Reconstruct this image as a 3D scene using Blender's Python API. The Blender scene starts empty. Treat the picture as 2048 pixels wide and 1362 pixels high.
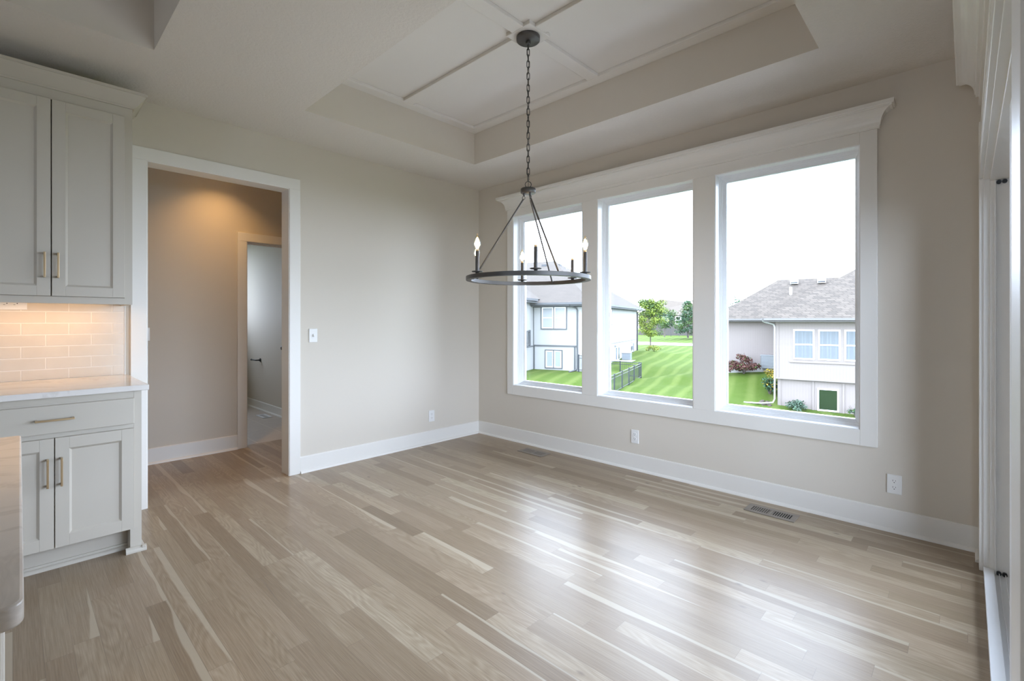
import bpy, bmesh, math, random
from mathutils import Vector, Matrix
random.seed(7)
S = bpy.context.scene
COL = S.collection
pi = math.pi

# ---------------------------------------------------------------- camera, sky, exposure
EYE = 1.265                      # camera height
F_PX, HORIZON, HEAD = 952.71, 641.73, math.radians(43.654)
cd = bpy.data.cameras.new('camera'); cam = bpy.data.objects.new('camera', cd); COL.objects.link(cam)
cd.sensor_width = 36.0; cd.lens = F_PX*36/2048
cd.shift_y = -(681-HORIZON)/2048
cd.clip_start = 0.02; cd.clip_end = 400
cam.location = (0, 0, EYE); cam.rotation_euler = (pi/2, 0, HEAD-pi/2)
S.camera = cam

SKY = 7.0
W = bpy.data.worlds.new('overcast_sky'); S.world = W; W.use_nodes = True
bg = W.node_tree.nodes['Background']
bg.inputs[0].default_value = (0.735, 0.875, 1.095, 1); bg.inputs[1].default_value = SKY

vs = S.view_settings
vs.view_transform = 'Standard'; vs.look = 'None'; vs.gamma = 1; vs.use_curve_mapping = False
vs.exposure = 0.76
try:
    S.cycles.max_bounces = 14; S.cycles.diffuse_bounces = 10; S.cycles.glossy_bounces = 5
    S.cycles.transparent_max_bounces = 16; S.cycles.caustics_reflective = False
    S.cycles.sample_clamp_indirect = 6
    S.cycles.use_denoising = True
except Exception:
    pass

# ---------------------------------------------------------------- main dimensions (metres)
XB, YA, YC, H = 3.655, 4.008, -0.065, 2.743      # window wall, doorway wall, patio wall, ceiling
XL = -4.2                                         # kitchen end
FACE = 0.019                                      # casing thickness
WIN = [(2.573, 3.457), (1.532, 2.410), (0.480, 1.367)]   # window openings along wall_right
WZ = (0.587, 2.362)
DOOR = (0.623, 1.558, 2.345)                      # cased opening in wall_left
PAT = (0.975, 3.385, 1.985)                       # patio door opening in wall_near
YH = 5.215                                        # far wall of the hall

def portal(x, y, z, sx, sy, rot):
    l = bpy.data.lights.new('daylight_portal', 'AREA'); l.shape = 'RECTANGLE'; l.size = sx; l.size_y = sy
    l.cycles.is_portal = True
    o = bpy.data.objects.new('daylight_portal', l); COL.objects.link(o); o.location = (x, y, z); o.rotation_euler = rot
for a, b in WIN:
    portal(XB+0.17, (a+b)/2, sum(WZ)/2, 1.80, b-a+0.02, (0, pi/2, 0))
portal(1.775, 8.3, 1.775, .85, 1.05, (-pi/2, 0, 0))
portal(XL-.2, .825, 1.475, 1.15, 1.05, (0, -pi/2, 0))
portal((PAT[0]+PAT[1])/2, YC-0.2, PAT[2]/2, PAT[1]-PAT[0], PAT[2], (pi/2, 0, 0))

# ---------------------------------------------------------------- material helpers
def lin(c):
    return tuple(((v/255)/12.92 if v <= 10.3 else ((v/255+.055)/1.055)**2.4) for v in c)

class NT:
    def __init__(s, name):
        s.m = bpy.data.materials.new(name); s.m.use_nodes = True; s.t = s.m.node_tree
        s.b = s.t.nodes['Principled BSDF']; s.out = s.t.nodes['Material Output']
    def n(s, typ, **kw):
        nd = s.t.nodes.new(typ)
        for k, v in kw.items():
            if k.startswith('_'): setattr(nd, k[1:], v)
        return nd
    def link(s, a, b): s.t.links.new(a, b)
    def put(s, sock, v):
        if hasattr(v, 'links') or isinstance(v, bpy.types.NodeSocket): s.link(v, sock)
        elif isinstance(v, (tuple, list)) and sock.type == 'RGBA': sock.default_value = (*v[:3], 1)
        else: sock.default_value = v
    def math(s, op, a, b=None, c=None, clamp=False):
        nd = s.n('ShaderNodeMath', _operation=op, _use_clamp=clamp); s.put(nd.inputs[0], a)
        if b is not None: s.put(nd.inputs[1], b)
        if c is not None: s.put(nd.inputs[2], c)
        return nd.outputs[0]
    def mix(s, f, a, b, mode='MIX'):
        nd = s.n('ShaderNodeMix', _data_type='RGBA', _blend_type=mode)
        s.put(nd.inputs[0], f); s.put(nd.inputs[6], a); s.put(nd.inputs[7], b); return nd.outputs[2]
    def ramp(s, f, stops):
        nd = s.n('ShaderNodeValToRGB'); e = nd.color_ramp.elements
        while len(e) < len(stops): e.new(0.5)
        for q, (p, c) in zip(e, stops):
            q.position = p; q.color = (*c, 1) if isinstance(c, tuple) else (c, c, c, 1)
        s.put(nd.inputs[0], f); return nd.outputs[0]
    def noise(s, vec, scale, detail=3, rough=.5, dist=0):
        nd = s.n('ShaderNodeTexNoise'); s.put(nd.inputs['Vector'], vec)
        nd.inputs['Scale'].default_value = scale; nd.inputs['Detail'].default_value = detail
        nd.inputs['Roughness'].default_value = rough; nd.inputs['Distortion'].default_value = dist
        return nd.outputs[0]
    def coord(s, kind='Object'):
        return s.n('ShaderNodeTexCoord').outputs[kind]
    def sep(s, v):
        nd = s.n('ShaderNodeSeparateXYZ'); s.put(nd.inputs[0], v); return nd.outputs
    def comb(s, x, y, z=0.0):
        nd = s.n('ShaderNodeCombineXYZ')
        for i, v in enumerate((x, y, z)): s.put(nd.inputs[i], v)
        return nd.outputs[0]
    def bump(s, h, strength, dist=0.002):
        nd = s.n('ShaderNodeBump'); nd.inputs['Strength'].default_value = strength; nd.inputs['Distance'].default_value = dist
        s.put(nd.inputs['Height'], h); s.link(nd.outputs[0], s.b.inputs['Normal'])
    def base(s, v): s.put(s.b.inputs['Base Color'], v)
    def rough(s, v): s.put(s.b.inputs['Roughness'], v)

def plain(name, col, rough=.5, metal=0.0, spec=.5, bump=None, var=0.0):
    k = NT(name); k.rough(rough); k.b.inputs['Metallic'].default_value = metal
    k.b.inputs['Specular IOR Level'].default_value = spec
    co = k.coord()
    if var:
        f = k.noise(co, 3.0, 3); k.base(k.mix(f, tuple(c*(1-var) for c in col), tuple(min(1, c*(1+var)) for c in col)))
    else: k.base(col)
    if bump: k.bump(k.noise(co, bump[0], 3), bump[1], bump[2])
    return k.m

def emit(name, col, strength):
    k = NT(name); k.base((0.8, 0.8, 0.8)); k.put(k.b.inputs['Emission Color'], col); k.b.inputs['Emission Strength'].default_value = strength
    return k.m

def glass_mat(name, tint=(1, 1, 1), refl=1.0):
    k = NT(name); t = k.n('ShaderNodeBsdfTransparent'); t.inputs[0].default_value = (*tint, 1)
    g = k.n('ShaderNodeBsdfGlossy'); g.inputs['Roughness'].default_value = 0.01
    fr = k.n('ShaderNodeFresnel'); fr.inputs[0].default_value = 1.3
    mx = k.n('ShaderNodeMixShader'); k.link(k.math('MULTIPLY', fr.outputs[0], refl), mx.inputs[0])
    k.link(t.outputs[0], mx.inputs[1]); k.link(g.outputs[0], mx.inputs[2]); k.link(mx.outputs[0], k.out.inputs[0])
    return k.m

def m_floor():
    k = NT('oak_floor'); co = k.coord(); x, y, z = k.sep(co)
    wdt = 0.0810
    r = k.math('DIVIDE', x, wdt); row = k.math('FLOOR', r); fr = k.math('FRACT', r)
    wn = k.n('ShaderNodeTexWhiteNoise', _noise_dimensions='1D'); k.put(wn.inputs['W'], row); a = wn.outputs[0]
    ln = k.math('MULTIPLY_ADD', a, 0.75, 0.6)
    y2 = k.math('ADD', k.math('DIVIDE', y, ln), k.math('MULTIPLY', a, 37.3))
    seg = k.math('FLOOR', y2); fy = k.math('FRACT', y2)
    w2 = k.n('ShaderNodeTexWhiteNoise', _noise_dimensions='3D'); k.put(w2.inputs['Vector'], k.comb(row, seg, 3.0))
    c1 = w2.outputs[0]; c2, c3, c4 = k.sep(w2.outputs[1])
    base = k.ramp(c1, [(0.0, (.245, .182, .118)), (.15, (.310, .236, .158)), (.5, (.375, .294, .204)), (.80, (.425, .340, .240)), (.93, (.485, .40, .290)), (1.0, (.54, .465, .345))])
    base = k.mix(k.math('MULTIPLY', c4, .30), base, (.43, .325, .24))
    sh = k.math('MULTIPLY', c3, 60.0)
    # long fine grain
    g1 = k.noise(k.comb(k.math('MULTIPLY_ADD', x, 260.0, sh), k.math('MULTIPLY_ADD', y, 5.0, sh), sh), 1.0, 5, .68)
    # cathedral figure
    warp = k.noise(k.comb(k.math('MULTIPLY_ADD', x, 7.0, sh), k.math('MULTIPLY_ADD', y, 1.1, sh), sh), 1.0, 2, .5)
    ring = k.math('SINE', k.math('MULTIPLY', warp, 120.0))
    fig = k.math('MULTIPLY', k.math('MULTIPLY_ADD', ring, .5, .5), k.math('GREATER_THAN', c2, .62))
    col = k.mix(k.ramp(g1, [(.30, 1.0), (.70, 0.0)]), base, k.mix(1.0, base, (.66, .62, .57), 'MULTIPLY'))
    col = k.mix(k.math('MULTIPLY', fig, .32), col, k.mix(1.0, col, (.60, .54, .47), 'MULTIPLY'))
    # pale sapwood edge running into some boards
    e = k.noise(k.comb(sh, k.math('MULTIPLY_ADD', y, .85, sh), 2.0), 1.0, 3, .45)
    edge = k.math('ADD', fr, k.math('MULTIPLY_ADD', e, 1.9, -0.95))
    sap = k.math('MULTIPLY', k.ramp(edge, [(.72, 0.0), (.78, 1.0)]), k.math('GREATER_THAN', c3, .74))
    col = k.mix(k.math('MULTIPLY', sap, .62), col, k.mix(g1, (.55, .475, .36), (.48, .41, .31)))
    # dark mineral streaks
    ms = k.noise(k.comb(k.math('MULTIPLY_ADD', x, 34.0, sh), k.math('MULTIPLY_ADD', y, 1.5, sh), 9.0), 1.0, 4, .6, .6)
    col = k.mix(k.math('MULTIPLY', k.ramp(ms, [(.69, 0.0), (.80, 1.0)]), .55), col, (.17, .135, .11))
    # knots
    vo = k.n('ShaderNodeTexVoronoi'); k.put(vo.inputs['Vector'], k.comb(k.math('MULTIPLY', x, 7.0), k.math('MULTIPLY', y, 3.4), 0.0)); vo.inputs['Scale'].default_value = 1.0
    kn = k.math('MULTIPLY', k.ramp(vo.outputs['Distance'], [(.025, 1.0), (.085, 0.0)]), k.math('GREATER_THAN', k.sep(vo.outputs['Color'])[0], .58))
    col = k.mix(k.math('MULTIPLY', kn, .75), col, (.13, .09, .065))
    # seams
    s1 = k.math('LESS_THAN', k.math('MINIMUM', fr, k.math('SUBTRACT', 1.0, fr)), .009)
    s2 = k.math('LESS_THAN', k.math('MULTIPLY', fy, ln), .0016)
    seam = k.math('MAXIMUM', s1, s2)
    col = k.mix(k.math('MULTIPLY', seam, .55), col, (.16, .12, .09))
    k.base(col)
    k.rough(k.math('MULTIPLY_ADD', g1, .05, .30)); k.b.inputs['Specular IOR Level'].default_value = .36
    h = k.math('SUBTRACT', k.math('MULTIPLY', g1, .25), seam)
    k.bump(h, .05, .0006)
    return k.m

def m_ceiling():
    k = NT('textured_ceiling'); co = k.coord(); k.base((.71, .67, .615)); k.rough(.9); k.b.inputs['Specular IOR Level'].default_value = .2
    n1 = k.noise(co, 55, 4, .6, .4); k.bump(k.ramp(n1, [(.42, 0.0), (.60, 1.0)]), .32, .004)
    return k.m

def m_quartz(name='quartz', c0=(.80, .765, .73), c1=(.74, .70, .665), rough=.10):
    k = NT(name); co = k.coord(); f = k.noise(co, 2.2, 6, .62, 1.2)
    v = k.ramp(f, [(.47, 0.0), (.50, 1.0), (.53, 0.0)])
    k.base(k.mix(k.math('MULTIPLY', v, .35), k.mix(k.noise(co, 14, 3), c0, c1), (.50, .45, .40)))
    k.rough(rough); return k.m

def m_tile(name, c0, c1, rough):
    k = NT(name); co = k.coord(); k.base(k.mix(k.noise(co, 9, 3), c0, c1)); k.rough(rough)
    k.bump(k.noise(co, 18, 2), .08, .004); return k.m

def m_shingle(name, c0, c1, c2):
    k = NT(name); co = k.coord(); x, y, z = k.sep(co)
    geo = k.n('ShaderNodeNewGeometry'); nx, ny, nz = k.sep(geo.outputs['True Normal'])
    u = k.math('ADD', x, k.math('MULTIPLY', y, 0.83))
    br = k.n('ShaderNodeTexBrick'); k.put(br.inputs['Vector'], k.comb(u, k.math('MULTIPLY', z, 1.75), 0.0))
    br.offset = .37; br.inputs['Scale'].default_value = 1; br.inputs['Brick Width'].default_value = .34; br.inputs['Row Height'].default_value = .135
    br.inputs['Mortar Size'].default_value = .014; br.inputs['Bias'].default_value = 0
    br.inputs['Color1'].default_value = (*c0, 1); br.inputs['Color2'].default_value = (*c1, 1); br.inputs['Mortar'].default_value = (*c2, 1)
    k.base(k.mix(k.noise(co, 30, 2), br.outputs[0], k.mix(1.0, br.outputs[0], (.86, .86, .86), 'MULTIPLY'))); k.rough(.9)
    k.b.inputs['Specular IOR Level'].default_value = .15
    return k.m

def m_siding(name, col, groove, pitch):
    k = NT(name); co = k.coord(); x, y, z = k.sep(co)
    f = k.math('FRACT', k.math('DIVIDE', k.math('ADD', x, y), pitch)); g = k.math('LESS_THAN', f, .08)
    k.base(k.mix(g, col, groove)); k.rough(.7); k.bump(k.math('SUBTRACT', 1.0, g), .3, .008); return k.m

def m_grass():
    k = NT('mown_grass'); co = k.coord(); x, y, z = k.sep(co)
    hd = math.radians(14.4)
    sgn = k.math('ADD', k.math('MULTIPLY', x, -math.sin(hd)), k.math('MULTIPLY', y, math.cos(hd)))
    wob = k.math('MULTIPLY', k.noise(co, .3, 2), .10)
    st = k.math('MULTIPLY_ADD', k.math('SINE', k.math('MULTIPLY', k.math('ADD', sgn, wob), 2*pi/1.05)), .5, .5)
    n = k.noise(co, 9, 5, .7)
    c = k.mix(k.ramp(st, [(.45, 0.0), (.95, 1.0)]), (0.053, 0.091, 0.008), (0.095, 0.128, 0.026))
    c = k.mix(k.ramp(n, [(.35, 0.0), (.70, 1.0)]), k.mix(1.0, c, (.72, .78, .65), 'MULTIPLY'), c)
    c = k.mix(k.math('MULTIPLY', k.noise(co, 1.3, 3), .45), c, (0.103, 0.129, 0.042))
    k.base(c); k.rough(.95); k.b.inputs['Specular IOR Level'].default_value = .1; k.bump(k.noise(co, 40, 4, .8), .7, .05); return k.m

def m_leaf(name, c0, c1):
    k = NT(name); k.base(k.mix(k.noise(k.coord(), 4, 3), c0, c1)); k.rough(.6)
    k.b.inputs['Specular IOR Level'].default_value = .25; return k.m

M = dict(
    wall=plain('beige_wall_paint', (.64, .588, .512), .75, spec=.25, bump=(160, .05, .002)),
    hall=plain('hall_wall_paint', (.61, .555, .475), .75, spec=.25, bump=(160, .05, .002)),
    white=plain('white_trim_paint', (.76, .735, .69), .35),
    vinyl=plain('white_vinyl', (.86, .865, .87), .3),
    gasket=plain('grey_gasket', (.22, .23, .25), .5),
    tray=plain('tray_ceiling_paint', (.735, .705, .66), .6, spec=.3),
    cab=plain('greige_cabinet_paint', (.52, .478, .41), .38),
    dark=plain('dark_gap', (.03, .028, .025), .8),
    brass=plain('champagne_brass', (.62, .47, .29), .28, 1.0),
    bronze=plain('dark_bronze', (.085, .080, .076), .42, .4),
    black=plain('matte_black', (.012, .012, .013), .4),
    plate=plain('white_plastic', (.78, .77, .75), .3),
    vent=plain('taupe_vent_metal', (.26, .225, .19), .45, .2),
    ventdark=plain('vent_dark', (.012, .011, .010), .8),
    whitevent=plain('white_vent', (.7, .7, .7), .4),
    grout=plain('grout', (.76, .70, .62), .9),
    ceiling=m_ceiling(), floor=m_floor(), quartz=m_quartz(), island_quartz=m_quartz('island_quartz', (.82, .765, .705), (.77, .71, .65), .24),
    tile=m_tile('cream_tile', (.60, .525, .435), (.69, .615, .52), .16),
    bathtile=m_tile('bath_floor_tile', (.44, .375, .315), (.52, .45, .385), .4),
    glass=glass_mat('clear_glass'), bulbglass=glass_mat('bulb_glass', (1.0, .93, .80), .8),
    filament=emit('glowing_filament', (1.0, .70, .36), 30.0),
    led=emit('led_strip', (1.0, .58, .24), 17.0), lamp=emit('warm_lamp', (1.0, .58, .22), 380.0),
    socket=plain('ivory_socket', (.62, .46, .26), .5),
    steel=plain('grey_metal', (.25, .26, .27), .4, .3),
    stucco=plain('white_stucco', (0.311, 0.307, 0.296), .85, bump=(40, .15, .01)),
    greytrim=plain('grey_trim', (.072, .074, .076), .6), slate=plain('slate_trim', (.04, .042, .045), .6),
    shingle_l=m_shingle('light_grey_shingle', (0.093, 0.078, 0.065), (0.080, 0.067, 0.056), (0.063, 0.054, 0.046)),
    shingle_r=m_shingle('grey_shingle', (0.116, 0.096, 0.078), (0.078, 0.066, 0.055), (0.052, 0.043, 0.036)),
    shingle_f=m_shingle('far_shingle', (0.124, 0.101, 0.081), (0.108, 0.089, 0.071), (0.091, 0.075, 0.062)),
    siding=m_siding('white_board_siding', (0.204, 0.170, 0.153), (0.179, 0.152, 0.137), .12),
    brick=plain('taupe_brick', (0.078, 0.068, 0.059), .9, var=.15),
    concrete=plain('pale_concrete', (0.311, 0.296, 0.281), .9, var=.05), mulch=plain('mulch', (0.070, 0.052, 0.041), .95, bump=(30, .8, .03)),
    grass=m_grass(), fascia=plain('pale_fascia', (.135, .125, .115), .6), white_out=plain('exterior_white', (.36, .355, .345), .5),
    pane_blue=plain('painted_sky_pane', (0.148, 0.174, 0.200), .08), pane_green=plain('dark_pane', (.016, .028, .014), .05, spec=.6),  # pane_blue has the reflected sky painted in as its base colour
    pane_pale=plain('pale_pane', (0.237, 0.259, 0.274), .12), curtain=plain('pale_blue_curtain', (0.122, 0.132, 0.141), .8),
    slat=plain('white_blind_slat', (0.311, 0.311, 0.311), .5),
    fence=plain('black_fence_metal', (0.033, 0.037, 0.043), .45), unit=plain('grey_unit', (0.126, 0.126, 0.126), .6),
    bark=plain('bark', (0.104, 0.085, 0.070), .9),
    leaf_lime=m_leaf('lime_leaf', (0.111, 0.174, 0.016), (0.192, 0.229, 0.030)), leaf_mid=m_leaf('mid_leaf', (0.037, 0.078, 0.016), (0.070, 0.115, 0.026)),
    leaf_dark=m_leaf('dark_leaf', (0.021, 0.056, 0.027), (0.044, 0.092, 0.041)), leaf_red=m_leaf('plum_leaf', (0.081, 0.026, 0.024), (0.122, 0.056, 0.041)),
    leaf_gold=m_leaf('gold_leaf', (0.252, 0.174, 0.011), (0.296, 0.229, 0.030)), leaf_sage=m_leaf('sage_leaf', (0.048, 0.089, 0.058), (0.089, 0.126, 0.089)),
)

# ---------------------------------------------------------------- mesh helpers
class MB:
    def __init__(s): s.v = []; s.f = []; s.mi = []; s.sm = []
    def add(s, vs, fs, mi=0, smooth=False):
        o = len(s.v); s.v += [tuple(p) for p in vs]
        for f in fs: s.f.append([i+o for i in f]); s.mi.append(mi); s.sm.append(smooth)
        return s
    def box(s, x0, x1, y0, y1, z0, z1, mi=0):
        x0, x1 = min(x0, x1), max(x0, x1); y0, y1 = min(y0, y1), max(y0, y1); z0, z1 = min(z0, z1), max(z0, z1)
        v = [(x0, y0, z0), (x1, y0, z0), (x1, y1, z0), (x0, y1, z0), (x0, y0, z1), (x1, y0, z1), (x1, y1, z1), (x0, y1, z1)]
        return s.add(v, [(0, 3, 2, 1), (4, 5, 6, 7), (0, 1, 5, 4), (1, 2, 6, 5), (2, 3, 7, 6), (3, 0, 4, 7)], mi)
    def prism(s, prof, fn, a0, a1, mi=0, smooth=False):
        # closed profile list [(p,q)], fn(a,p,q)->xyz
        n = len(prof); v = [fn(a0, *p) for p in prof]+[fn(a1, *p) for p in prof]
        f = [(i, (i+1) % n, n+(i+1) % n, n+i) for i in range(n)]
        s.add(v, f, mi, smooth); s.add(v, [tuple(range(n)), tuple(range(2*n-1, n-1, -1))], mi); return s
    def lathe(s, prof, c=(0, 0, 0), n=20, mi=0, caps=True):
        v = []; f = []
        for r, z in prof:
            for i in range(n):
                t = 2*pi*i/n; v.append((c[0]+r*math.cos(t), c[1]+r*math.sin(t), c[2]+z))
        for j in range(len(prof)-1):
            for i in range(n):
                k = (i+1) % n; f.append((j*n+i, j*n+k, (j+1)*n+k, (j+1)*n+i))
        s.add(v, f, mi, True)
        if caps:
            m = len(prof)-1
            s.add(v, [tuple(range(n-1, -1, -1)), tuple(m*n+i for i in range(n))], mi)
        return s
    def tube(s, pts, r, n=8, mi=0, closed=False, caps=True):
        P = [Vector(p) for p in pts]; m = len(P); R = r if isinstance(r, (list, tuple)) else [r]*m
        v = []; f = []; up = None
        for i in range(m):
            if closed: t = (P[(i+1) % m]-P[i-1])
            else: t = P[min(i+1, m-1)]-P[max(i-1, 0)]
            t.normalize()
            if up is None:
                up = Vector((0, 0, 1)) if abs(t.z) < .9 else Vector((1, 0, 0))
            a = t.cross(up); a.normalize(); b = a.cross(t); up = b.copy()
            for j in range(n):
                q = 2*pi*j/n; v.append(P[i]+a*(R[i]*math.cos(q))+b*(R[i]*math.sin(q)))
        for i in range(m if closed else m-1):
            k = (i+1) % m
            for j in range(n):
                l = (j+1) % n; f.append((i*n+j, i*n+l, k*n+l, k*n+j))
        s.add(v, f, mi, True)
        if caps and not closed: s.add(v, [tuple(range(n-1, -1, -1)), tuple((m-1)*n+j for j in range(n))], mi)
        return s
    def quad(s, a, b, c, d, mi=0): return s.add([a, b, c, d], [(0, 1, 2, 3)], mi)
    def build(s, name, mats, parent=None, bevel=0, loc=None, fix=True, weld=False):
        me = bpy.data.meshes.new(name); me.from_pydata(s.v, [], s.f)
        for m in (mats if isinstance(mats, (list, tuple)) else [mats]): me.materials.append(m)
        me.polygons.foreach_set('material_index', s.mi); me.polygons.foreach_set('use_smooth', s.sm)
        bm = bmesh.new(); bm.from_mesh(me)
        if weld: bmesh.ops.remove_doubles(bm, verts=bm.verts, dist=1e-5)
        if fix: bmesh.ops.recalc_face_normals(bm, faces=bm.faces)
        bm.to_mesh(me); bm.free(); me.update()
        o = bpy.data.objects.new(name, me); COL.objects.link(o)
        if parent is not None: o.parent = parent
        if loc: o.location = loc
        if bevel:
            b = o.modifiers.new('edge', 'BEVEL'); b.width = bevel; b.segments = 2; b.limit_method = 'ANGLE'; b.angle_limit = math.radians(40)
        return o

def tag(o, label=None, cat=None, group=None, kind=None):
    if label: o['label'] = label
    if cat: o['category'] = cat
    if group: o['group'] = group
    if kind: o['kind'] = kind
    return o
def empty(name, loc=(0, 0, 0), rz=0.0, label=None, cat=None, group=None, kind=None):
    o = bpy.data.objects.new(name, None); COL.objects.link(o); o.location = loc; o.rotation_euler = (0, 0, rz); o.empty_display_size = .1
    return tag(o, label, cat, group, kind)
def copy_tree(o, parent=None):
    c = o.copy(); COL.objects.link(c); c.parent = parent
    for ch in [q for q in bpy.data.objects if q.parent == o]: copy_tree(ch, c)
    return c
def struct(mb, name, mats, bevel=0, label=None, cat=None):
    return tag(mb.build(name, mats, bevel=bevel), label, cat, kind='structure')

# maps: a = along the wall, p = distance out into the room, z = height
FB = lambda a, p, z: (XB-p, a, z)
FA = lambda a, p, z: (a, YA-p, z)
FC = lambda a, p, z: (a, YC+p, z)
FHL = lambda a, p, z: (a, YH-p, z)
def slab(mb, fn, a0, a1, p0, p1, z0, z1, mi=0):
    q0 = fn(a0, p0, z0); q1 = fn(a1, p1, z1)
    return mb.box(q0[0], q1[0], q0[1], q1[1], q0[2], q1[2], mi)

def wall_mesh(fn, thick, a0, a1, z0, z1, holes, front=0, back=0):
    mb = MB()
    A = sorted({a0, a1, *[h[0] for h in holes], *[h[1] for h in holes]}); Z = sorted({z0, z1, *[h[2] for h in holes], *[h[3] for h in holes]})
    def hole(i, j):
        if i < 0 or j < 0 or i >= len(A)-1 or j >= len(Z)-1: return True
        a = (A[i]+A[i+1])/2; z = (Z[j]+Z[j+1])/2
        return any(h[0] < a < h[1] and h[2] < z < h[3] for h in holes)
    for i in range(len(A)-1):
        for j in range(len(Z)-1):
            if hole(i, j): continue
            a, b, c, d = A[i], A[i+1], Z[j], Z[j+1]; t = -thick
            mb.quad(fn(a, 0, c), fn(b, 0, c), fn(b, 0, d), fn(a, 0, d), front); mb.quad(fn(a, t, c), fn(b, t, c), fn(b, t, d), fn(a, t, d), back)
            if hole(i-1, j): mb.quad(fn(a, 0, c), fn(a, t, c), fn(a, t, d), fn(a, 0, d), front)
            if hole(i+1, j): mb.quad(fn(b, 0, c), fn(b, t, c), fn(b, t, d), fn(b, 0, d), front)
            if hole(i, j-1): mb.quad(fn(a, 0, c), fn(b, 0, c), fn(b, t, c), fn(a, t, c), front)
            if hole(i, j+1): mb.quad(fn(a, 0, d), fn(b, 0, d), fn(b, t, d), fn(a, t, d), front)
    return mb

def baseboard(mb, fn, a0, a1, h=.135):
    slab(mb, fn, a0, a1, 0, .014, 0, h-.006)
    mb.prism([(0, h-.006), (.014, h-.006), (.010, h), (0, h)], fn, a0, a1)
    n = 6; pr = [(.014, 0), (.032, 0)]+[(.014+.018*math.cos(t*pi/2/n), .019*math.sin(t*pi/2/n)) for t in range(1, n+1)]
    mb.prism(pr, fn, a0, a1)

def crown(fn, a0, a1, prof, ends=(True, True), back=0.0):
    """moulding on a header: prof = [(projection, z)], returned to the wall at the ends"""
    mb = MB(); p0 = prof[0][0]; rows = []
    for p, z in prof:
        e = p-p0; l = a0-(e if ends[0] else 0); r = a1+(e if ends[1] else 0)
        rows.append([fn(l, back, z), fn(l, p, z), fn(r, p, z), fn(r, back, z)])
    for u, w in zip(rows, rows[1:]):
        for i in range(3): mb.quad(u[i], u[i+1], w[i+1], w[i])
    mb.quad(*rows[-1]); mb.quad(*rows[0][::-1]); return mb
def cove(z0, z1, p0, p1):
    dz = z1-z0; out = [(p0, z0), (p0+.012, z0), (p0+.012, z0+.012), (p0+.016, z0+.016)]
    c0, c1 = z0+.016, z1-.034; n = 8
    for i in range(1, n+1):
        t = i/n*pi/2; out.append((p0+.016+(p1-.012-p0-.016)*(1-math.cos(t)), c0+(c1-c0)*math.sin(t)))
    out += [(p1-.012, z1-.026), (p1-.004, z1-.026), (p1, z1-.022), (p1, z1)]
    return out

# ---------------------------------------------------------------- room shell
f = MB(); f.box(XL, XB+.16, YC-.16, YA, -.08, 0); f.box(-.6, 2.62, YA, 5.30, -.08, 0)
struct(f, 'floor', M['floor'], label='pale oak plank floor of the dining room', cat='floor')
f = MB(); f.box(.5, 2.445, 5.30, 8.6, -.08, 0); struct(f, 'floor_bath', M['bathtile'], label='beige tile floor beyond the inner doorway', cat='floor')
f = MB()
for yy in (5.9, 6.5, 7.1, 7.7, 8.3): f.box(.5, 2.445, yy, yy+.004, 0, .0008)
for xx in (1.4, 1.75, 2.1): f.box(xx, xx+.004, 5.30, 8.6, 0, .0007)
struct(f, 'trim_9', M['grout'])

struct(wall_mesh(FB, .16, YC-.16, YA+.12, 0, H, [(a-.012, b+.012, WZ[0]-.012, WZ[1]+.012) for a, b in WIN]), 'wall_right', M['wall'], label='beige wall around the three tall windows', cat='wall')
struct(wall_mesh(FA, .12, XL, XB, 0, H, [(DOOR[0]-.012, DOOR[1]+.012, -.001, DOOR[2]+.012)]), 'wall_left', [M['wall']], label='beige wall with the cased opening and the cabinets', cat='wall')
struct(wall_mesh(FC, .16, XL, XB, 0, H, [(PAT[0]-.012, PAT[1]+.012, -.001, PAT[2]+.012)]), 'wall_near', M['wall'], label='beige wall holding the patio door', cat='wall')
FR = lambda a, p, z: (XL+p, a, z)
struct(wall_mesh(FR, .16, YC-.16, YA+.12, 0, H, [(.3, 1.35, .9, 2.05)]), 'wall_rear', M['wall'])  # unseen end wall, its opening added for fill light
w4 = MB()
for a0, a1, z0, z1 in ((.30, .36, .9, 2.05), (1.29, 1.35, .9, 2.05), (.36, 1.29, .9, .96), (.36, 1.29, 1.99, 2.05)): slab(w4, FR, a0, a1, -.05, -.12, z0, z1)
for a0, a1, z0, z1 in ((.215, .30, .815, 2.135), (1.35, 1.435, .815, 2.135), (.30, 1.35, .815, .9), (.30, 1.35, 2.05, 2.135)): slab(w4, FR, a0, a1, 0, FACE, z0, z1)
struct(w4, 'window_4', M['vinyl'])  # window added behind the camera to even out the daylight
# hall and bath behind wall_left
struct(wall_mesh(FHL, .09, -.6, 2.62, 0, H, [(1.602, 2.412, -.001, 2.07)]), 'wall_hall', M['hall'], label='warm lit hall wall behind the cased opening', cat='wall')
w = MB(); w.box(-.7, -.6, YA+.12, YH, 0, H); w.box(2.62, 2.72, YA+.12, YH+.09, 0, H); struct(w, 'wall_hall_ends', M['hall'])
w = MB(); w.box(2.445, 2.54, YH+.09, 8.15, 0, H); struct(w, 'wall_bath_right', M['hall'], label='wall with the black paper holder in the bath', cat='wall')
w = MB(); w.box(.4, .5, YH+.09, 8.15, 0, H); struct(w, 'wall_bath_left', M['hall'])
FBA = lambda a, p, z: (a, 8.15-p, z)
struct(wall_mesh(FBA, .12, .4, 2.54, 0, H, [(1.35, 2.20, 1.25, 2.30)]), 'wall_bath_far', M['hall'])
LX, LY = 1.34, 4.86
struct(wall_mesh(lambda a, p, z: (a, z, H-p), .16, -.7, 2.72, YA+.001, 8.72, [(LX-.07, LX+.07, LY-.07, LY+.07)]), 'ceiling_hall', M['tray'])

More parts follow.
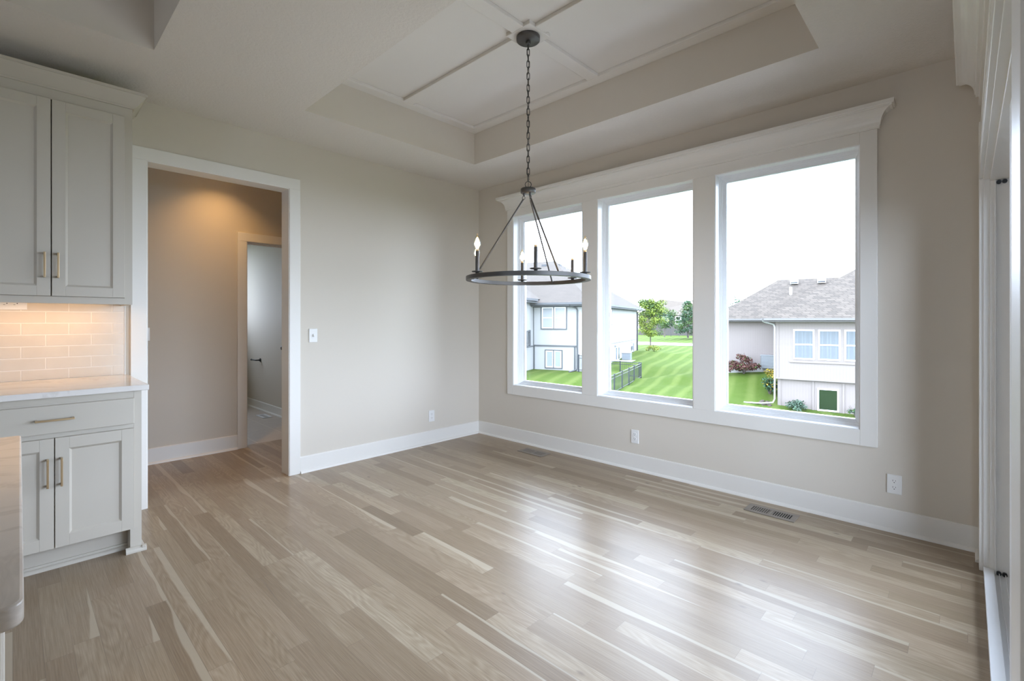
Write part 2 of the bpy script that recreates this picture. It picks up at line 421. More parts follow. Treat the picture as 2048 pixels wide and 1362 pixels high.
# ceiling with two raised trays
TX, TY, TZ = (1.413, 3.015), (.579, 3.367), 3.056
KX, KY = (-3.4, .532), (.62, 3.208)
def tray_ceiling():
    mb = MB(); X = sorted({XL-.16, XB+.16, *TX, *KX}); Y = sorted({YC-.16, YA+.06, *TY, *KY})
    for i in range(len(X)-1):
        for j in range(len(Y)-1):
            x = (X[i]+X[i+1])/2; y = (Y[j]+Y[j+1])/2
            if any(a[0] < x < a[1] and b[0] < y < b[1] for a, b in ((TX, TY), (KX, KY))): continue
            mb.quad((X[i], Y[j], H), (X[i+1], Y[j], H), (X[i+1], Y[j+1], H), (X[i], Y[j+1], H), 0)
    for a, b in ((TX, TY), (KX, KY)):
        c = [(a[0], b[0]), (a[1], b[0]), (a[1], b[1]), (a[0], b[1])]
        for q in range(4):
            u, v = c[q], c[(q+1) % 4]; mb.quad((*u, H), (*v, H), (*v, TZ), (*u, TZ), 1)
        mb.quad(*[(*p, TZ) for p in c], 2)
    mb.quad((XL-.16, YC-.16, H+.5), (XB+.16, YC-.16, H+.5), (XB+.16, YA+.06, H+.5), (XL-.16, YA+.06, H+.5), 0)
    e = [(XL-.16, YC-.16), (XB+.16, YC-.16), (XB+.16, YA+.06), (XL-.16, YA+.06)]
    for q in range(4):
        u, v = e[q], e[(q+1) % 4]; mb.quad((*u, H), (*v, H), (*v, H+.5), (*u, H+.5), 0)
    return mb
tag(tray_ceiling().build('ceiling', [M['ceiling'], M['wall'], M['tray']], fix=False), 'textured off-white ceiling with two raised trays', 'ceiling', kind='structure')

TC = ((TX[0]+TX[1])/2, (TY[0]+TY[1])/2)
def tray_boards(a, b, cross):
    mb = MB(); t = .024; w_ = .092
    mb.box(a[0], a[0]+w_, b[0], b[1], TZ-t, TZ); mb.box(a[1]-w_, a[1], b[0], b[1], TZ-t, TZ)
    mb.box(a[0]+w_, a[1]-w_, b[0], b[0]+w_, TZ-t, TZ); mb.box(a[0]+w_, a[1]-w_, b[1]-w_, b[1], TZ-t, TZ)
    if cross:
        cx, cy = TC; h = .046; s_ = .097
        mb.box(cx-h, cx+h, b[0]+w_, cy-s_, TZ-t, TZ); mb.box(cx-h, cx+h, cy+s_, b[1]-w_, TZ-t, TZ)
        mb.box(a[0]+w_, cx-s_, cy-h, cy+h, TZ-t, TZ); mb.box(cx+s_, a[1]-w_, cy-h, cy+h, TZ-t, TZ)
        mb.box(cx-s_, cx+s_, cy-s_, cy+s_, TZ-t, TZ)
    return mb
struct(tray_boards(TX, TY, True), 'trim_1', M['tray'], .003, label='white flat boards crossing in the dining tray ceiling', cat='ceiling trim')
struct(tray_boards(KX, KY, False), 'trim_2', M['tray'], .003)

# baseboards
b = MB(); baseboard(b, FA, 1.646, XB); struct(b, 'baseboard_left', M['white'], label='white baseboard right of the cased opening', cat='baseboard')
b = MB(); baseboard(b, FB, YC, YA); struct(b, 'baseboard_right', M['white'], label='white baseboard under the three windows', cat='baseboard')
b = MB(); baseboard(b, FC, PAT[1]+.10, XB); struct(b, 'baseboard_near', M['white'], label='short white baseboard piece beside the patio door casing', cat='baseboard')
b = MB(); baseboard(b, FHL, -.6, 1.53, .14); struct(b, 'baseboard_hall', M['white'], label='white baseboard along the hall wall', cat='baseboard')
FBR = lambda a, p, z: (2.445-p, a, z)
b = MB(); baseboard(b, FBR, YH+.09, 8.15, .115); struct(b, 'baseboard_bath', M['white'], label='white baseboard in the bath beyond the inner doorway', cat='baseboard')

# ---------------------------------------------------------------- cased opening (door_1) and bath door (door_2)
d1 = empty('door_1', ((DOOR[0]+DOOR[1])/2, YA, 0), 0, 'tall white cased opening leading to the warm hall', 'doorway', kind='structure')
def put(mb, name, mats, root, bevel=0):
    return mb.build(name, mats, root, bevel, loc=tuple(-v for v in root.location)) if root.rotation_euler.z == 0 else mb.build(name, mats, root, bevel)
def casing_frame(fn, a0, a1, zt, w_, t, z0=0.0):
    mb = MB(); slab(mb, fn, a0-w_, a0, 0, t, z0, zt); slab(mb, fn, a1, a1+w_, 0, t, z0, zt); slab(mb, fn, a0-w_, a1+w_, 0, t, zt, zt+w_); return mb
put(casing_frame(FA, DOOR[0], DOOR[1], DOOR[2], .086, FACE), 'casing', M['white'], d1, .002)
FAb = lambda a, p, z: (a, YA+.12+p, z)
put(casing_frame(FAb, DOOR[0], DOOR[1], DOOR[2], .086, FACE), 'casing', M['white'], d1, .002)
j = MB(); y0, y1 = YA-.014, YA+.134
j.box(DOOR[0]-.012, DOOR[0]+.006, y0, y1, 0, DOOR[2]); j.box(DOOR[1]-.006, DOOR[1]+.012, y0, y1, 0, DOOR[2]); j.box(DOOR[0]-.012, DOOR[1]+.012, y0, y1, DOOR[2]-.006, DOOR[2]+.012)
put(j, 'jamb', M['white'], d1, .0015)

d2 = empty('door_2', (2.0, YH, 0), 0, 'white inner doorway to the bath, its door swung open', 'doorway', kind='structure')
put(casing_frame(FHL, 1.614, 2.40, 2.058, .084, FACE), 'casing', M['white'], d2, .002)
j = MB(); j.box(1.602, 1.62, YH-.012, YH+.10, 0, 2.05); j.box(2.394, 2.412, YH-.012, YH+.10, 0, 2.05); j.box(1.602, 2.412, YH-.012, YH+.10, 2.05, 2.07)
j.box(1.62, 1.632, YH+.03, YH+.07, 0, 2.05); j.box(1.62, 2.394, YH+.03, YH+.07, 2.038, 2.05)
put(j, 'jamb', M['white'], d2, .0015)
dl = MB(); dl.box(2.318, 2.353, YH+.11, YH+.87, .01, 2.04); slabo = put(dl, 'door_panel', M['white'], d2, .002)
kb = MB(); KY_ = 6.02
kb.tube([(2.318, KY_, .935), (2.313, KY_, .935)], .028, 16); kb.tube([(2.315, KY_, .935), (2.28, KY_, .935)], .010, 12)
kb.tube([(2.286, KY_, .935), (2.28, KY_, .935), (2.267, KY_, .935), (2.252, KY_, .935), (2.246, KY_, .935)], [.014, .024, .028, .024, .012], 16)
k_ = kb.build('knob', M['black'], slabo)

# ---------------------------------------------------------------- the three windows
def window_unit(idx, a0, a1, label):
    root = empty('window_%d' % idx, (XB, (a0+a1)/2, WZ[0]), 0, label, 'window', 'tall dining room windows', 'structure')
    z0, z1 = WZ
    def ring(mb, o0, o1, p0, p1, mi=0):      # rectangular ring from inset o0 to inset o1, depths p0..p1
        A0, A1, Z0, Z1 = a0+o0, a1-o0, z0+o0, z1-o0; B0, B1, Y0, Y1 = a0+o1, a1-o1, z0+o1, z1-o1
        slab(mb, FB, A0, B0, p0, p1, Z0, Z1, mi); slab(mb, FB, B1, A1, p0, p1, Z0, Z1, mi)
        slab(mb, FB, B0, B1, p0, p1, Z0, Y0, mi); slab(mb, FB, B0, B1, p0, p1, Y1, Z1, mi)
    mb = MB(); ring(mb, -.012, .006, .014, -.16); put(mb, 'jamb', M['vinyl'], root, .0012)
    def loft(prof):
        mb = MB(); rows = []
        for o, p in prof:
            A, B, C, D = a0+o, a1-o, z0+o, z1-o; rows.append([FB(A, p, C), FB(B, p, C), FB(B, p, D), FB(A, p, D)])
        for u, w in zip(rows, rows[1:]):
            for i in range(4): mb.quad(u[i], u[(i+1) % 4], w[(i+1) % 4], w[i])
        return mb
    fr_ = put(loft([(.004, -.052), (.0065, -.052), (.0115, -.058), (.0115, -.066), (.014, -.066), (.021, -.076), (.021, -.084), (.0235, -.084), (.0385, -.106), (.041, -.107), (.041, -.150), (.0, -.150)]), 'frame', M['vinyl'], root)
    loft([(.0409, -.113), (.0425, -.1165), (.0425, -.119)]).build('gasket', M['gasket'], fr_)
    mb = MB(); slab(mb, FB, a0+.040, a1-.040, -.118, -.123, z0+.040, z1-.040); put(mb, 'pane', M['glass'], root)
    return root
window_unit(1, *WIN[0], 'window nearest the room corner, partly behind the chandelier')
window_unit(2, *WIN[1], 'middle one of the three tall windows')
window_unit(3, *WIN[2], 'window nearest the patio door, showing the grey roofed house')
# one wide casing around all three, with a crown
mb = MB(); CA0, CA1 = .393, 3.540
slab(mb, FB, CA0, WIN[2][0], 0, FACE, .490, 2.440); slab(mb, FB, WIN[0][1], CA1, 0, FACE, .490, 2.440)
for hi, lo in ((WIN[0][0], WIN[1][1]), (WIN[1][0], WIN[2][1])): slab(mb, FB, lo, hi, 0, FACE, WZ[0], WZ[1])
slab(mb, FB, WIN[2][0], WIN[0][1], 0, FACE, .490, WZ[0]); slab(mb, FB, WIN[2][0], WIN[0][1], 0, FACE, WZ[1], 2.440)
struct(mb, 'trim_3', M['white'], .002, label='wide white casing around the three windows', cat='window trim')
struct(crown(FB, CA0, CA1, cove(2.436, 2.572, FACE, .106)), 'trim_4', M['white'], label='white crown moulding above the three windows', cat='window trim')

# ---------------------------------------------------------------- patio sliding door (door_3)
d3 = empty('door_3', ((PAT[0]+PAT[1])/2, YC, 0), 0, 'white sliding patio door at the right edge of the room', 'patio door', kind='structure')
mb = MB(); a0, a1, zt = PAT
slab(mb, FC, a1, a1+.085, 0, FACE, 0, zt+.29); slab(mb, FC, a0-.15, a0, 0, FACE, 0, zt+.29); slab(mb, FC, a0, a1, 0, FACE, zt, zt+.085)
slab(mb, FC, a0, a1, 0, .010, zt+.085, zt+.29)
slab(mb, FC, a0, a1, .010, FACE, zt+.16, zt+.175); slab(mb, FC, a0-.15, a1+.085, 0, FACE, zt+.40, 2.44)
put(mb, 'casing', M['white'], d3, .002)
mb = crown(FC, a0-.15, a1+.085, cove(2.436, 2.572, FACE, .106)); put(mb, 'crown', M['white'], d3)
mb = MB(); t0, t1 = .004, -.16
slab(mb, FC, a1-.006, a1+.012, t0, t1, 0, zt); slab(mb, FC, a0-.012, a0+.006, t0, t1, 0, zt); slab(mb, FC, a0-.012, a1+.012, t0, t1, zt-.006, zt+.012)
slab(mb, FC, a1-.016, a1-.006, -.020, -.16, 0, zt-.006); slab(mb, FC, a1-.026, a1-.016, -.034, -.042, 0, zt-.006)
slab(mb, FC, a0+.006, a1-.006, -.020, -.16, zt-.022, zt-.006)
put(mb, 'jamb', M['white'], d3, .0015)
mb = MB(); slab(mb, FC, a0+.006, a1-.016, .004, -.034, 0, .030); slab(mb, FC, a0+.006, a1-.016, -.034, -.16, 0, .008)
for p in (-.052, -.074): slab(mb, FC, a0+.006, a1-.03, p+.002, p-.002, .008, .020)
slab(mb, FC, a0+.006, a1-.016, -.10, -.16, 0, .022)
put(mb, 'sill_track', M['vinyl'], d3, .0015)
for zc in (.018, zt-.034):
    mb = MB()
    for p in (-.051, -.071): mb.tube([FC(a1-.030, p, zc), FC(a1-.012, p, zc)], .0095, 14)
    put(mb, 'track_stop', M['black'], d3)
def panel(p0, p1, b0, b1, nm):
    mb = MB(); s_ = .075
    slab(mb, FC, b0, b0+s_, p0, p1, .022, zt-.024); slab(mb, FC, b1-s_, b1, p0, p1, .022, zt-.024)
    slab(mb, FC, b0+s_, b1-s_, p0, p1, .022, .022+s_); slab(mb, FC, b0+s_, b1-s_, p0, p1, zt-.024-s_, zt-.024)
    o = put(mb, nm, M['vinyl'], d3, .003)
    g = MB(); pm = (p0+p1)/2; slab(g, FC, b0+s_-.005, b1-s_+.005, pm-.002, pm+.002, .022+s_-.005, zt-.024-s_+.005); g.build('pane', M['glass'], o)
panel(-.036, -.072, a0+.01, a0+1.25, 'sliding_panel'); panel(-.10, -.136, a0+1.17, a1-.018, 'fixed_panel')

# ---------------------------------------------------------------- chandelier
RZ = 1.526; cx, cy = TC
ch = empty('chandelier', (cx, cy, 0), HEAD+pi, 'dark bronze ring chandelier with six lit candle bulbs on a long chain', 'chandelier')
mb = MB(); mb.lathe([(.0, 3.006), (.070, 3.006), (.073, 3.009), (.073, 3.030), (.070, 3.032), (0, 3.032)], n=40, caps=False)
mb.lathe([(.013, 2.985), (.016, 2.988), (.016, 3.000), (.010, 3.006)], n=16)
mb.build('canopy', M['bronze'], ch)
pitch = .0370; ztop = 2.972; nl = 23
def link_pts(w_=.0085, l_=.0145, n=6):
    pts = []
    for i in range(n+1): t = pi*i/n; pts.append((w_*math.cos(t), 0, l_+w_*math.sin(t)))
    for i in range(n+1): t = pi+pi*i/n; pts.append((w_*math.cos(t), 0, -l_+w_*math.sin(t)))
    return pts
lk = MB().tube(link_pts(), .0024, 6, closed=True).build('chain_link', M['bronze'], ch)
lk.location = (0, 0, ztop); lk.rotation_euler = (0, 0, .3)
for i in range(1, nl):
    c_ = lk.copy(); COL.objects.link(c_); c_.parent = ch; c_.location = (0, 0, ztop-i*pitch); c_.rotation_euler = (0, 0, .3+(pi/2 if i % 2 else 0)+.12*math.sin(i*2.1))
mb = MB(); mb.tube([(.006*math.sin(i*1.9), .006*math.cos(i*1.9), 2.985-i*.0365) for i in range(24)]+[(.016, 0, 2.13), (.004, 0, 2.09)], .0014, 5); mb.build('cord', M['black'], ch)
zl = ztop-nl*pitch
mb = MB(); mb.tube([(0, .019*math.cos(t*pi/10), 2.113+.019*math.sin(t*pi/10)) for t in range(20)], .0024, 6, closed=True); mb.build('hanging_loop', M['bronze'], ch)
mb = MB(); mb.lathe([(0, 2.094), (.010, 2.094), (.012, 2.090), (.044, 2.088), (.047, 2.085), (.047, 2.061), (.044, 2.058), (0, 2.058)], n=32, caps=False)
hub = mb.build('hub', M['bronze'], ch)
R0, R1 = .353, .386
mb = MB(); rp = [(R0, RZ-.011), (R0+.001, RZ-.012), (R1-.001, RZ-.012), (R1, RZ-.011), (R1, RZ+.011), (R1-.001, RZ+.012), (R0+.001, RZ+.012), (R0, RZ+.011), (R0, RZ-.011)]
for u, w in zip(rp, rp[1:]): mb.lathe([u, w], n=128, caps=False)
mb.build('ring', M['bronze'], ch)
def pol(r, ph, z): return (r*math.cos(ph), r*math.sin(ph), z)     # ph = 0 points to the camera, + to the right in the photo
for k in range(3):
    ph = math.radians(29+120*k)
    mb = MB(); mb.tube([pol(.030, ph, 2.022), pol(.338, ph, RZ+.004)], .0052, 10)
    mb.tube([pol(.336, ph, RZ+.004), pol(.354, ph, RZ+.002)], .006, 8)
    rod = mb.build('rod', M['bronze'], ch)
    e = MB(); e.tube([pol(.026, ph, 2.060), pol(.026, ph, 2.040)], [.008, .005], 10)
    e.tube([tuple(Vector(pol(.028, ph, 2.030))+Vector((.009*math.cos(t*pi/6)*math.cos(ph), .009*math.cos(t*pi/6)*math.sin(ph), .010*math.sin(t*pi/6)))) for t in range(12)], .0018, 6, closed=True)
    e.build('eyelet', M['bronze'], hub)
rc = .366
cnd = None
for k in range(6):
    ph = math.radians(4.5+60*k)
    if cnd is None:
        mb = MB(); mb.lathe([(.0105, RZ+.020), (.0105, 1.668), (.0095, 1.670)], n=18); sl = mb.build('candle_sleeve', M['bronze'], ch)
        p = MB(); p.lathe([(.006, RZ+.010), (.009, RZ+.014), (.012, RZ+.020), (.030, RZ+.022), (.033, RZ+.026), (.031, RZ+.027), (.010, RZ+.025)], n=24); p.build('drip_pan', M['bronze'], sl)
        q = MB(); q.lathe([(.0085, 1.668), (.0085, 1.678), (.0075, 1.680)], n=14); q.build('socket', M['socket'], sl)
        q = MB(); q.lathe([(.008, 1.678), (.0140, 1.688), (.0188, 1.702), (.0190, 1.713), (.0162, 1.730), (.0105, 1.747), (.0048, 1.760), (.0012, 1.767)], n=20); q.build('bulb', M['bulbglass'], sl)
        q = MB(); q.lathe([(.001, 1.683), (.0098, 1.691), (.0140, 1.705), (.0128, 1.720), (.0070, 1.739), (.001, 1.749)], n=12); q.build('filament', M['filament'], sl)
        cnd = sl
    else: sl = copy_tree(cnd, ch)
    sl.location = pol(rc, ph, 0)

# ---------------------------------------------------------------- cabinets on wall_left
CX0, CX1 = -.205, .492
BF = 3.300                     # face-frame plane of the base cabinet
def shaker(x0, x1, z0, z1, yf, stile, rail, t=.020, nm='door', root=None):
    mb = MB(); yb = yf; y0 = yf-t
    mb.box(x0, x0+stile, y0, yb, z0, z1); mb.box(x1-stile, x1, y0, yb, z0, z1)
    mb.box(x0+stile, x1-stile, y0, yb, z0, z0+rail); mb.box(x0+stile, x1-stile, y0, yb, z1-rail, z1)
    a0, a1, b0, b1 = x0+stile, x1-stile, z0+rail, z1-rail; s_ = .010; yi = y0+.010
    o = [(a0, y0, b0), (a1, y0, b0), (a1, y0, b1), (a0, y0, b1)]; n_ = [(a0+s_, yi, b0+s_), (a1-s_, yi, b0+s_), (a1-s_, yi, b1-s_), (a0+s_, yi, b1-s_)]
    for q in range(4): mb.quad(o[q], o[(q+1) % 4], n_[(q+1) % 4], n_[q])
    mb.quad(*n_)
    return put(mb, nm, M['cab'], root, .0012)
def pull(parent, x, z0, z1, yf, horizontal=False):
    mb = MB(); o_ = .030; w_ = .0045
    if horizontal:
        mb.box(x[0], x[1], yf-o_-w_*2, yf-o_, z0-w_, z0+w_)
        for q in (x[0]+.006, x[1]-.006): mb.box(q-.005, q+.005, yf-o_, yf, z0-.004, z0+.004)
    else:
        mb.box(x-w_, x+w_, yf-o_-w_*2, yf-o_, z0, z1)
        for q in (z0+.006, z1-.006): mb.box(x-.004, x+.004, yf-o_, yf, q-.005, q+.005)
    mb.build('handle', M['brass'], parent, .001)
bc = empty('base_cabinet', ((CX0+CX1)/2, BF, 0), 0, 'greige base cabinet with one drawer and two doors under the white counter', 'cabinet')
mb = MB()
mb.box(CX0, CX1-.018, BF+.001, YA-.002, .128, .882); mb.box(CX1-.018, CX1, BF, YA-.021, .0, .882)
put(mb, 'body', M['cab'], bc, .001)
mb = MB()     # face frame
mb.box(CX1-.034, CX1, BF-.0005, BF+.02, .128, .884); mb.box(CX0, CX1-.034, BF, BF+.018, .852, .884); mb.box(CX0, CX1-.034, BF, BF+.018, .682, .704); mb.box(CX0, CX1-.034, BF, BF+.018, .128, .150)
put(mb, 'face_frame', M['cab'], bc, .001)
mb = MB(); mb.box(CX1-.050, CX1, BF-.001, BF+.085, 0, .134)
n = 6
mb.prism([(-.001, 0), (-.022, 0), (-.022, .004)]+[(-.001-.021*math.cos(t*pi/2/n), .004+.026*math.sin(t*pi/2/n)) for t in range(1, n+1)], lambda a, p, z: (a, BF+p, z), CX1-.070, CX1+.020)
mb.prism([(0, 0), (.020, 0), (.020, .004)]+[(.020*math.cos(t*pi/2/n), .004+.026*math.sin(t*pi/2/n)) for t in range(1, n+1)], lambda a, p, z: (CX1+p, a, z), BF-.020, BF+.40)
put(mb, 'foot', M['cab'], bc, .001)
mb = MB(); mb.box(CX0, CX1-.05, BF+.09, BF+.105, 0, .13); baseboard(mb, lambda a, p, z: (a, BF+.09-p*.8, z), CX0, CX1-.05, .03); put(mb, 'toe_kick', M['cab'], bc)
mb = MB(); mb.box(-.166, .457, BF-.020, BF-.001, .706, .845); dr = put(mb, 'drawer', M['cab'], bc, .0025); pull(dr, (.073, .216), .776, 0, BF-.020, True)
d_ = shaker(-.166, .1415, .134, .681, BF-.001, .052, .058, nm='door', root=bc); pull(d_, .118, .445, .585, BF-.021)
d_ = shaker(.1455, .455, .134, .681, BF-.001, .052, .058, nm='door', root=bc); pull(d_, .168, .445, .585, BF-.021)

mb = MB(); mb.box(CX0-.01, .521, 3.270, YA-.013, .884, .914)
tag(mb.build('countertop', M['quartz'], bevel=.003), 'white quartz countertop on the base cabinet below the tiled wall', 'countertop')

UF = 3.668
uc = empty('upper_cabinet', ((CX0+CX1)/2, UF, 1.363), 0, 'greige upper cabinet with two tall panelled doors hung above the counter', 'cabinet')
mb = MB(); mb.box(CX0, .502, UF, UF+.02, 1.363, 1.401); mb.box(.465, .502, UF, UF+.02, 1.401, 2.490); mb.box(CX0, .502, UF, UF+.02, 2.490, 2.56)
put(mb, 'face_frame', M['cab'], uc)
mb = MB(); mb.box(CX0, .502, UF+.0202, YA-.002, 1.386, 2.56); mb.box(.484, .502, UF+.0202, YA-.016, 1.363, 1.3855)
put(mb, 'body', M['cab'], uc, .001)
d_ = shaker(-.166, .144, 1.403, 2.488, UF-.001, .055, .055, root=uc); pull(d_, .119, 1.501, 1.640, UF-.021)
d_ = shaker(.149, .463, 1.403, 2.488, UF-.001, .055, .055, root=uc); pull(d_, .173, 1.501, 1.640, UF-.021)
fcr = lambda a, p, z: (a, UF-p, z)
mb = crown(fcr, CX0, .502, [(.001, 2.548), (.010, 2.548), (.010, 2.556), (.016, 2.562), (.030, 2.580), (.050, 2.606), (.060, 2.622), (.066, 2.624), (.066, 2.640)], (False, True), back=-(YA-UF-.002))
put(mb, 'crown', M['cab'], uc)
lb = empty('light_bar', (.14, 3.80, 1.363), 0, 'warm glowing light strip under the upper cabinet', 'under cabinet light')
mb = MB(); mb.box(-.17, .44, 3.795, 3.835, 1.370, 1.384); put(mb, 'housing', M['plate'], lb, .001)
mb = MB(); mb.box(-.16, .43, 3.80, 3.83, 1.3675, 1.370); put(mb, 'diffuser', M['led'], lb)

# tile backsplash
mb = MB(); mb.box(CX0, .506, YA-.0105, YA-.001, .914, 1.384, 1)
rh, tw, z0 = .0692, .2055, .9055; g = .0016
for r in range(8):
    za = z0+r*rh; zb = za+rh
    off = .0335 if r % 2 == 0 else .1375
    for q in range(-3, 4):
        xa = off+q*tw; xb = xa+tw; xa_, xb_ = max(xa+g, CX0), min(xb-g, .5045); lo, hi = max(za+g, .9145), min(zb-g, 1.384)
        if xb_-xa_ < .006 or hi-lo < .006: continue
        y0 = YA-.012; y1 = YA-.005; s_ = .0016
        v = [(xa_, y1, lo), (xb_, y1, lo), (xb_, y1, hi), (xa_, y1, hi), (xa_+s_, y0, lo+s_), (xb_-s_, y0, lo+s_), (xb_-s_, y0, hi-s_), (xa_+s_, y0, hi-s_)]
        mb.add(v, [(4, 5, 6, 7), (0, 1, 5, 4), (1, 2, 6, 5), (2, 3, 7, 6), (3, 0, 4, 7)], 0)
tag(mb.build('tile_backsplash', [M['tile'], M['grout']]), 'cream subway tile backsplash between counter and upper cabinet', 'backsplash')
mb = MB(); mb.box(.5065, .5105, YA-.014, YA-.001, .914, 1.363); struct(mb, 'trim_5', M['plate'])

# island at the left edge
isl = empty('kitchen_island', (-.6, 1.5, 0), 0, 'grey panelled kitchen island body below the slab at the left edge', 'island')
mb = MB(); mb.box(-1.15, -.040, 1.02, 2.06, .09, .882); put(mb, 'body', M['cab'], isl, .002)
mb = MB(); mb.box(-1.15, -.022, .985, 1.0195, 0, .884); mb.box(-.0395, -.022, 1.02, 2.06, 0, .884); put(mb, 'end_panel', M['cab'], isl, .002)
mb = MB()
for ya in (1.02, 1.47, 1.98): mb.box(-.022, -.016, ya, ya+.08, .0, .884)
mb.box(-.022, -.018, 1.10, 1.47, .0, .11); mb.box(-.022, -.018, 1.55, 1.98, .0, .11); put(mb, 'panel_trim', M['cab'], isl, .002)
pts = []
def corner(x, y, r, a0):
    for i in range(7): t = a0+pi/2*i/6; pts.append((x+r*math.cos(t), y+r*math.sin(t)))
corner(.010-.020, .848+.020, .020, -pi/2); corner(.018-.012, 2.103-.012, .012, 0); corner(-1.25+.012, 2.103-.012, .012, pi/2); corner(-1.25+.012, .848+.012, .012, pi)
mb = MB(); n = len(pts); mb.add([(x, y, .884) for x, y in pts]+[(x, y, .914) for x, y in pts], [tuple(range(n-1, -1, -1)), tuple(range(n, 2*n))])
mb.f += [[i, (i+1) % n, n+(i+1) % n, n+i] for i in range(n)]; mb.mi += [0]*n; mb.sm += [True]*n
tag(mb.build('island_countertop', M['island_quartz'], bevel=.004), 'pale veined island countertop slab cut by the left edge', 'countertop')

# ---------------------------------------------------------------- outlets, switches, vents
def plate_root(name, pos, face, label, cat, grp=None):
    # face = rotation so that local -y points into the room
    return empty(name, pos, face, label, cat, grp)
def outlet_mesh(root):
    mb = MB(); mb.box(-.0355, .0355, -.006, 0, -.0575, .0575); pl = mb.build('plate', M['plate'], root, .003)
    for s_ in (1, -1):
        zc = .0195*s_; pr = [(.0172*math.cos(2*pi*i/24), max(-.0142, min(.0142, .0172*math.sin(2*pi*i/24)))) for i in range(24)]
        m2 = MB(); m2.prism([(p, q+zc) for p, q in pr], lambda a, p, q: (p, a, q), -.0085, -.005); rec = m2.build('receptacle', M['plate'], root, .0006)
        m3 = MB(); m3.box(-.0075, -.0055, -.0089, -.0080, zc-.001, zc+.008); m3.box(.0055, .0075, -.0089, -.0080, zc, zc+.007)
        m3.tube([(0, -.0080, zc-.0075), (0, -.0089, zc-.0075)], .0027, 10); m3.build('slots', M['dark'], rec)
    m3 = MB(); m3.tube([(0, -.0058, 0), (0, -.0072, 0)], .003, 10); m3.build('screw', M['plate'], root)
G_O = 'white duplex outlets low on the walls'
o1 = plate_root('wall_outlet', (2.993, YA, .282), 0, 'white outlet on the left wall near the room corner', 'outlet', G_O); outlet_mesh(o1)
o2 = copy_tree(o1); o2.location = (XB, 2.040, .282); o2.rotation_euler = (0, 0, -pi/2); o2['label'] = 'white outlet below the middle window'
o3 = copy_tree(o1); o3.location = (XB, .3135, .284); o3.rotation_euler = (0, 0, -pi/2); o3['label'] = 'white outlet right of the windows, above the slotted floor vent'
for q, rz in ((o2, -pi/2), (o3, -pi/2)): q.rotation_euler = (0, 0, rz)
def switch_mesh(root):
    mb = MB(); mb.box(-.0355, .0355, -.006, 0, -.0575, .0575); mb.build('plate', M['plate'], root, .003)
    m2 = MB(); m2.add([(-.005, -.006, -.011), (.005, -.006, -.011), (.005, -.006, .011), (-.005, -.006, .011), (-.004, -.018, .002), (.004, -.018, .002), (.004, -.016, .009), (-.004, -.016, .009)], [(0, 1, 5, 4), (1, 2, 6, 5), (2, 3, 7, 6), (3, 0, 4, 7), (4, 5, 6, 7)]); m2.build('toggle', M['plate'], root, .0008)
    m3 = MB(); m3.box(-.0065, .0065, -.0063, -.0058, -.0125, .0125); m3.build('toggle_slot', M['gasket'], root)
    for z in (.031, -.031): MB().tube([(0, -.0058, z), (0, -.0070, z)], .0028, 10).build('screw', M['plate'], root)
s1 = plate_root('light_switch', (1.757, YA, 1.141), 0, 'white toggle switch beside the cased opening casing', 'light switch'); switch_mesh(s1)
s2 = copy_tree(s1); s2.location = (.800, YH, 1.147); s2['label'] = 'white switch plate on the hall wall, half hidden by the left casing'
# two-gang plate under the upper cabinet
go = plate_root('double_outlet', (-.008, YA-.012, 1.366), 0, 'two gang outlet and switch plate on the tile right under the upper cabinet', 'outlet')
mb = MB(); mb.box(-.070, .066, -.006, 0, -.036, .018); mb.build('plate', M['plate'], go, .002)
for xc, nm in ((-.022, 'receptacle'), (.019, 'receptacle')):
    pr = [(.0142*math.cos(2*pi*i/24)+xc, .0172*math.sin(2*pi*i/24)-.0) for i in range(24)]
    m2 = MB(); m2.prism(pr, lambda a, p, q: (p, a, q), -.0085, -.005); rec = m2.build(nm, M['plate'], go)
    m3 = MB(); m3.box(xc-.008, xc, -.0089, -.0080, -.009, -.007); m3.tube([(xc+.007, -.0080, 0), (xc+.007, -.0089, 0)], .0027, 10); m3.build('slots', M['dark'], rec)

def floor_vent(pos, rz, label, mat, L_=.30, W_=.145, nsl=18, half_dark=True, grp=None):
    root = empty('floor_vent', pos, rz, label, 'floor vent', grp)
    hl, hw = L_/2, W_/2; il, iw = hl-.030, hw-.032
    mb = MB(); z = .005
    for x0, x1, y0, y1 in ((-hl, hl, -hw, -iw), (-hl, hl, iw, hw), (-hl, -il, -iw, iw), (il, hl, -iw, iw)): mb.box(x0, x1, y0, y1, 0.0005, z)
    mb.build('frame', mat, root, .002)
    mb = MB(); mb.box(-il, 0, -iw, iw, .0004, .0012, 1 if half_dark else 0); mb.box(0, il, -iw, iw, .0004, .0012, 0)
    mb.build('louvre_well', [M['ventdark'], M['ventdark'] if not half_dark else M['ventback']], root)
    mb = MB(); st = 2*il/nsl
    for i in range(nsl+1):
        x = -il+i*st; mb.box(x-st*.18, x+st*.18, -iw, iw, .0014, .0045)
    mb.box(-.008, .008, -iw, iw, .0014, .0046)
    mb.build('grille', mat, root)
    return root
M['ventback'] = plain('vent_damper', (.075, .065, .055), .6)
floor_vent((3.449, .931, 0), -pi/2, 'taupe slotted floor vent below the third window, nearest the patio door', M['vent'], grp='taupe floor vents along the window wall')
floor_vent((3.456, 3.008, 0), -pi/2, 'taupe floor vent near the room corner under the first window', M['vent'], nsl=22, grp='taupe floor vents along the window wall')
floor_vent((2.30, 6.74, .001), pi/2, 'white floor vent on the bath tile seen through the inner doorway', M['whitevent'], L_=.28, W_=.12, half_dark=False)

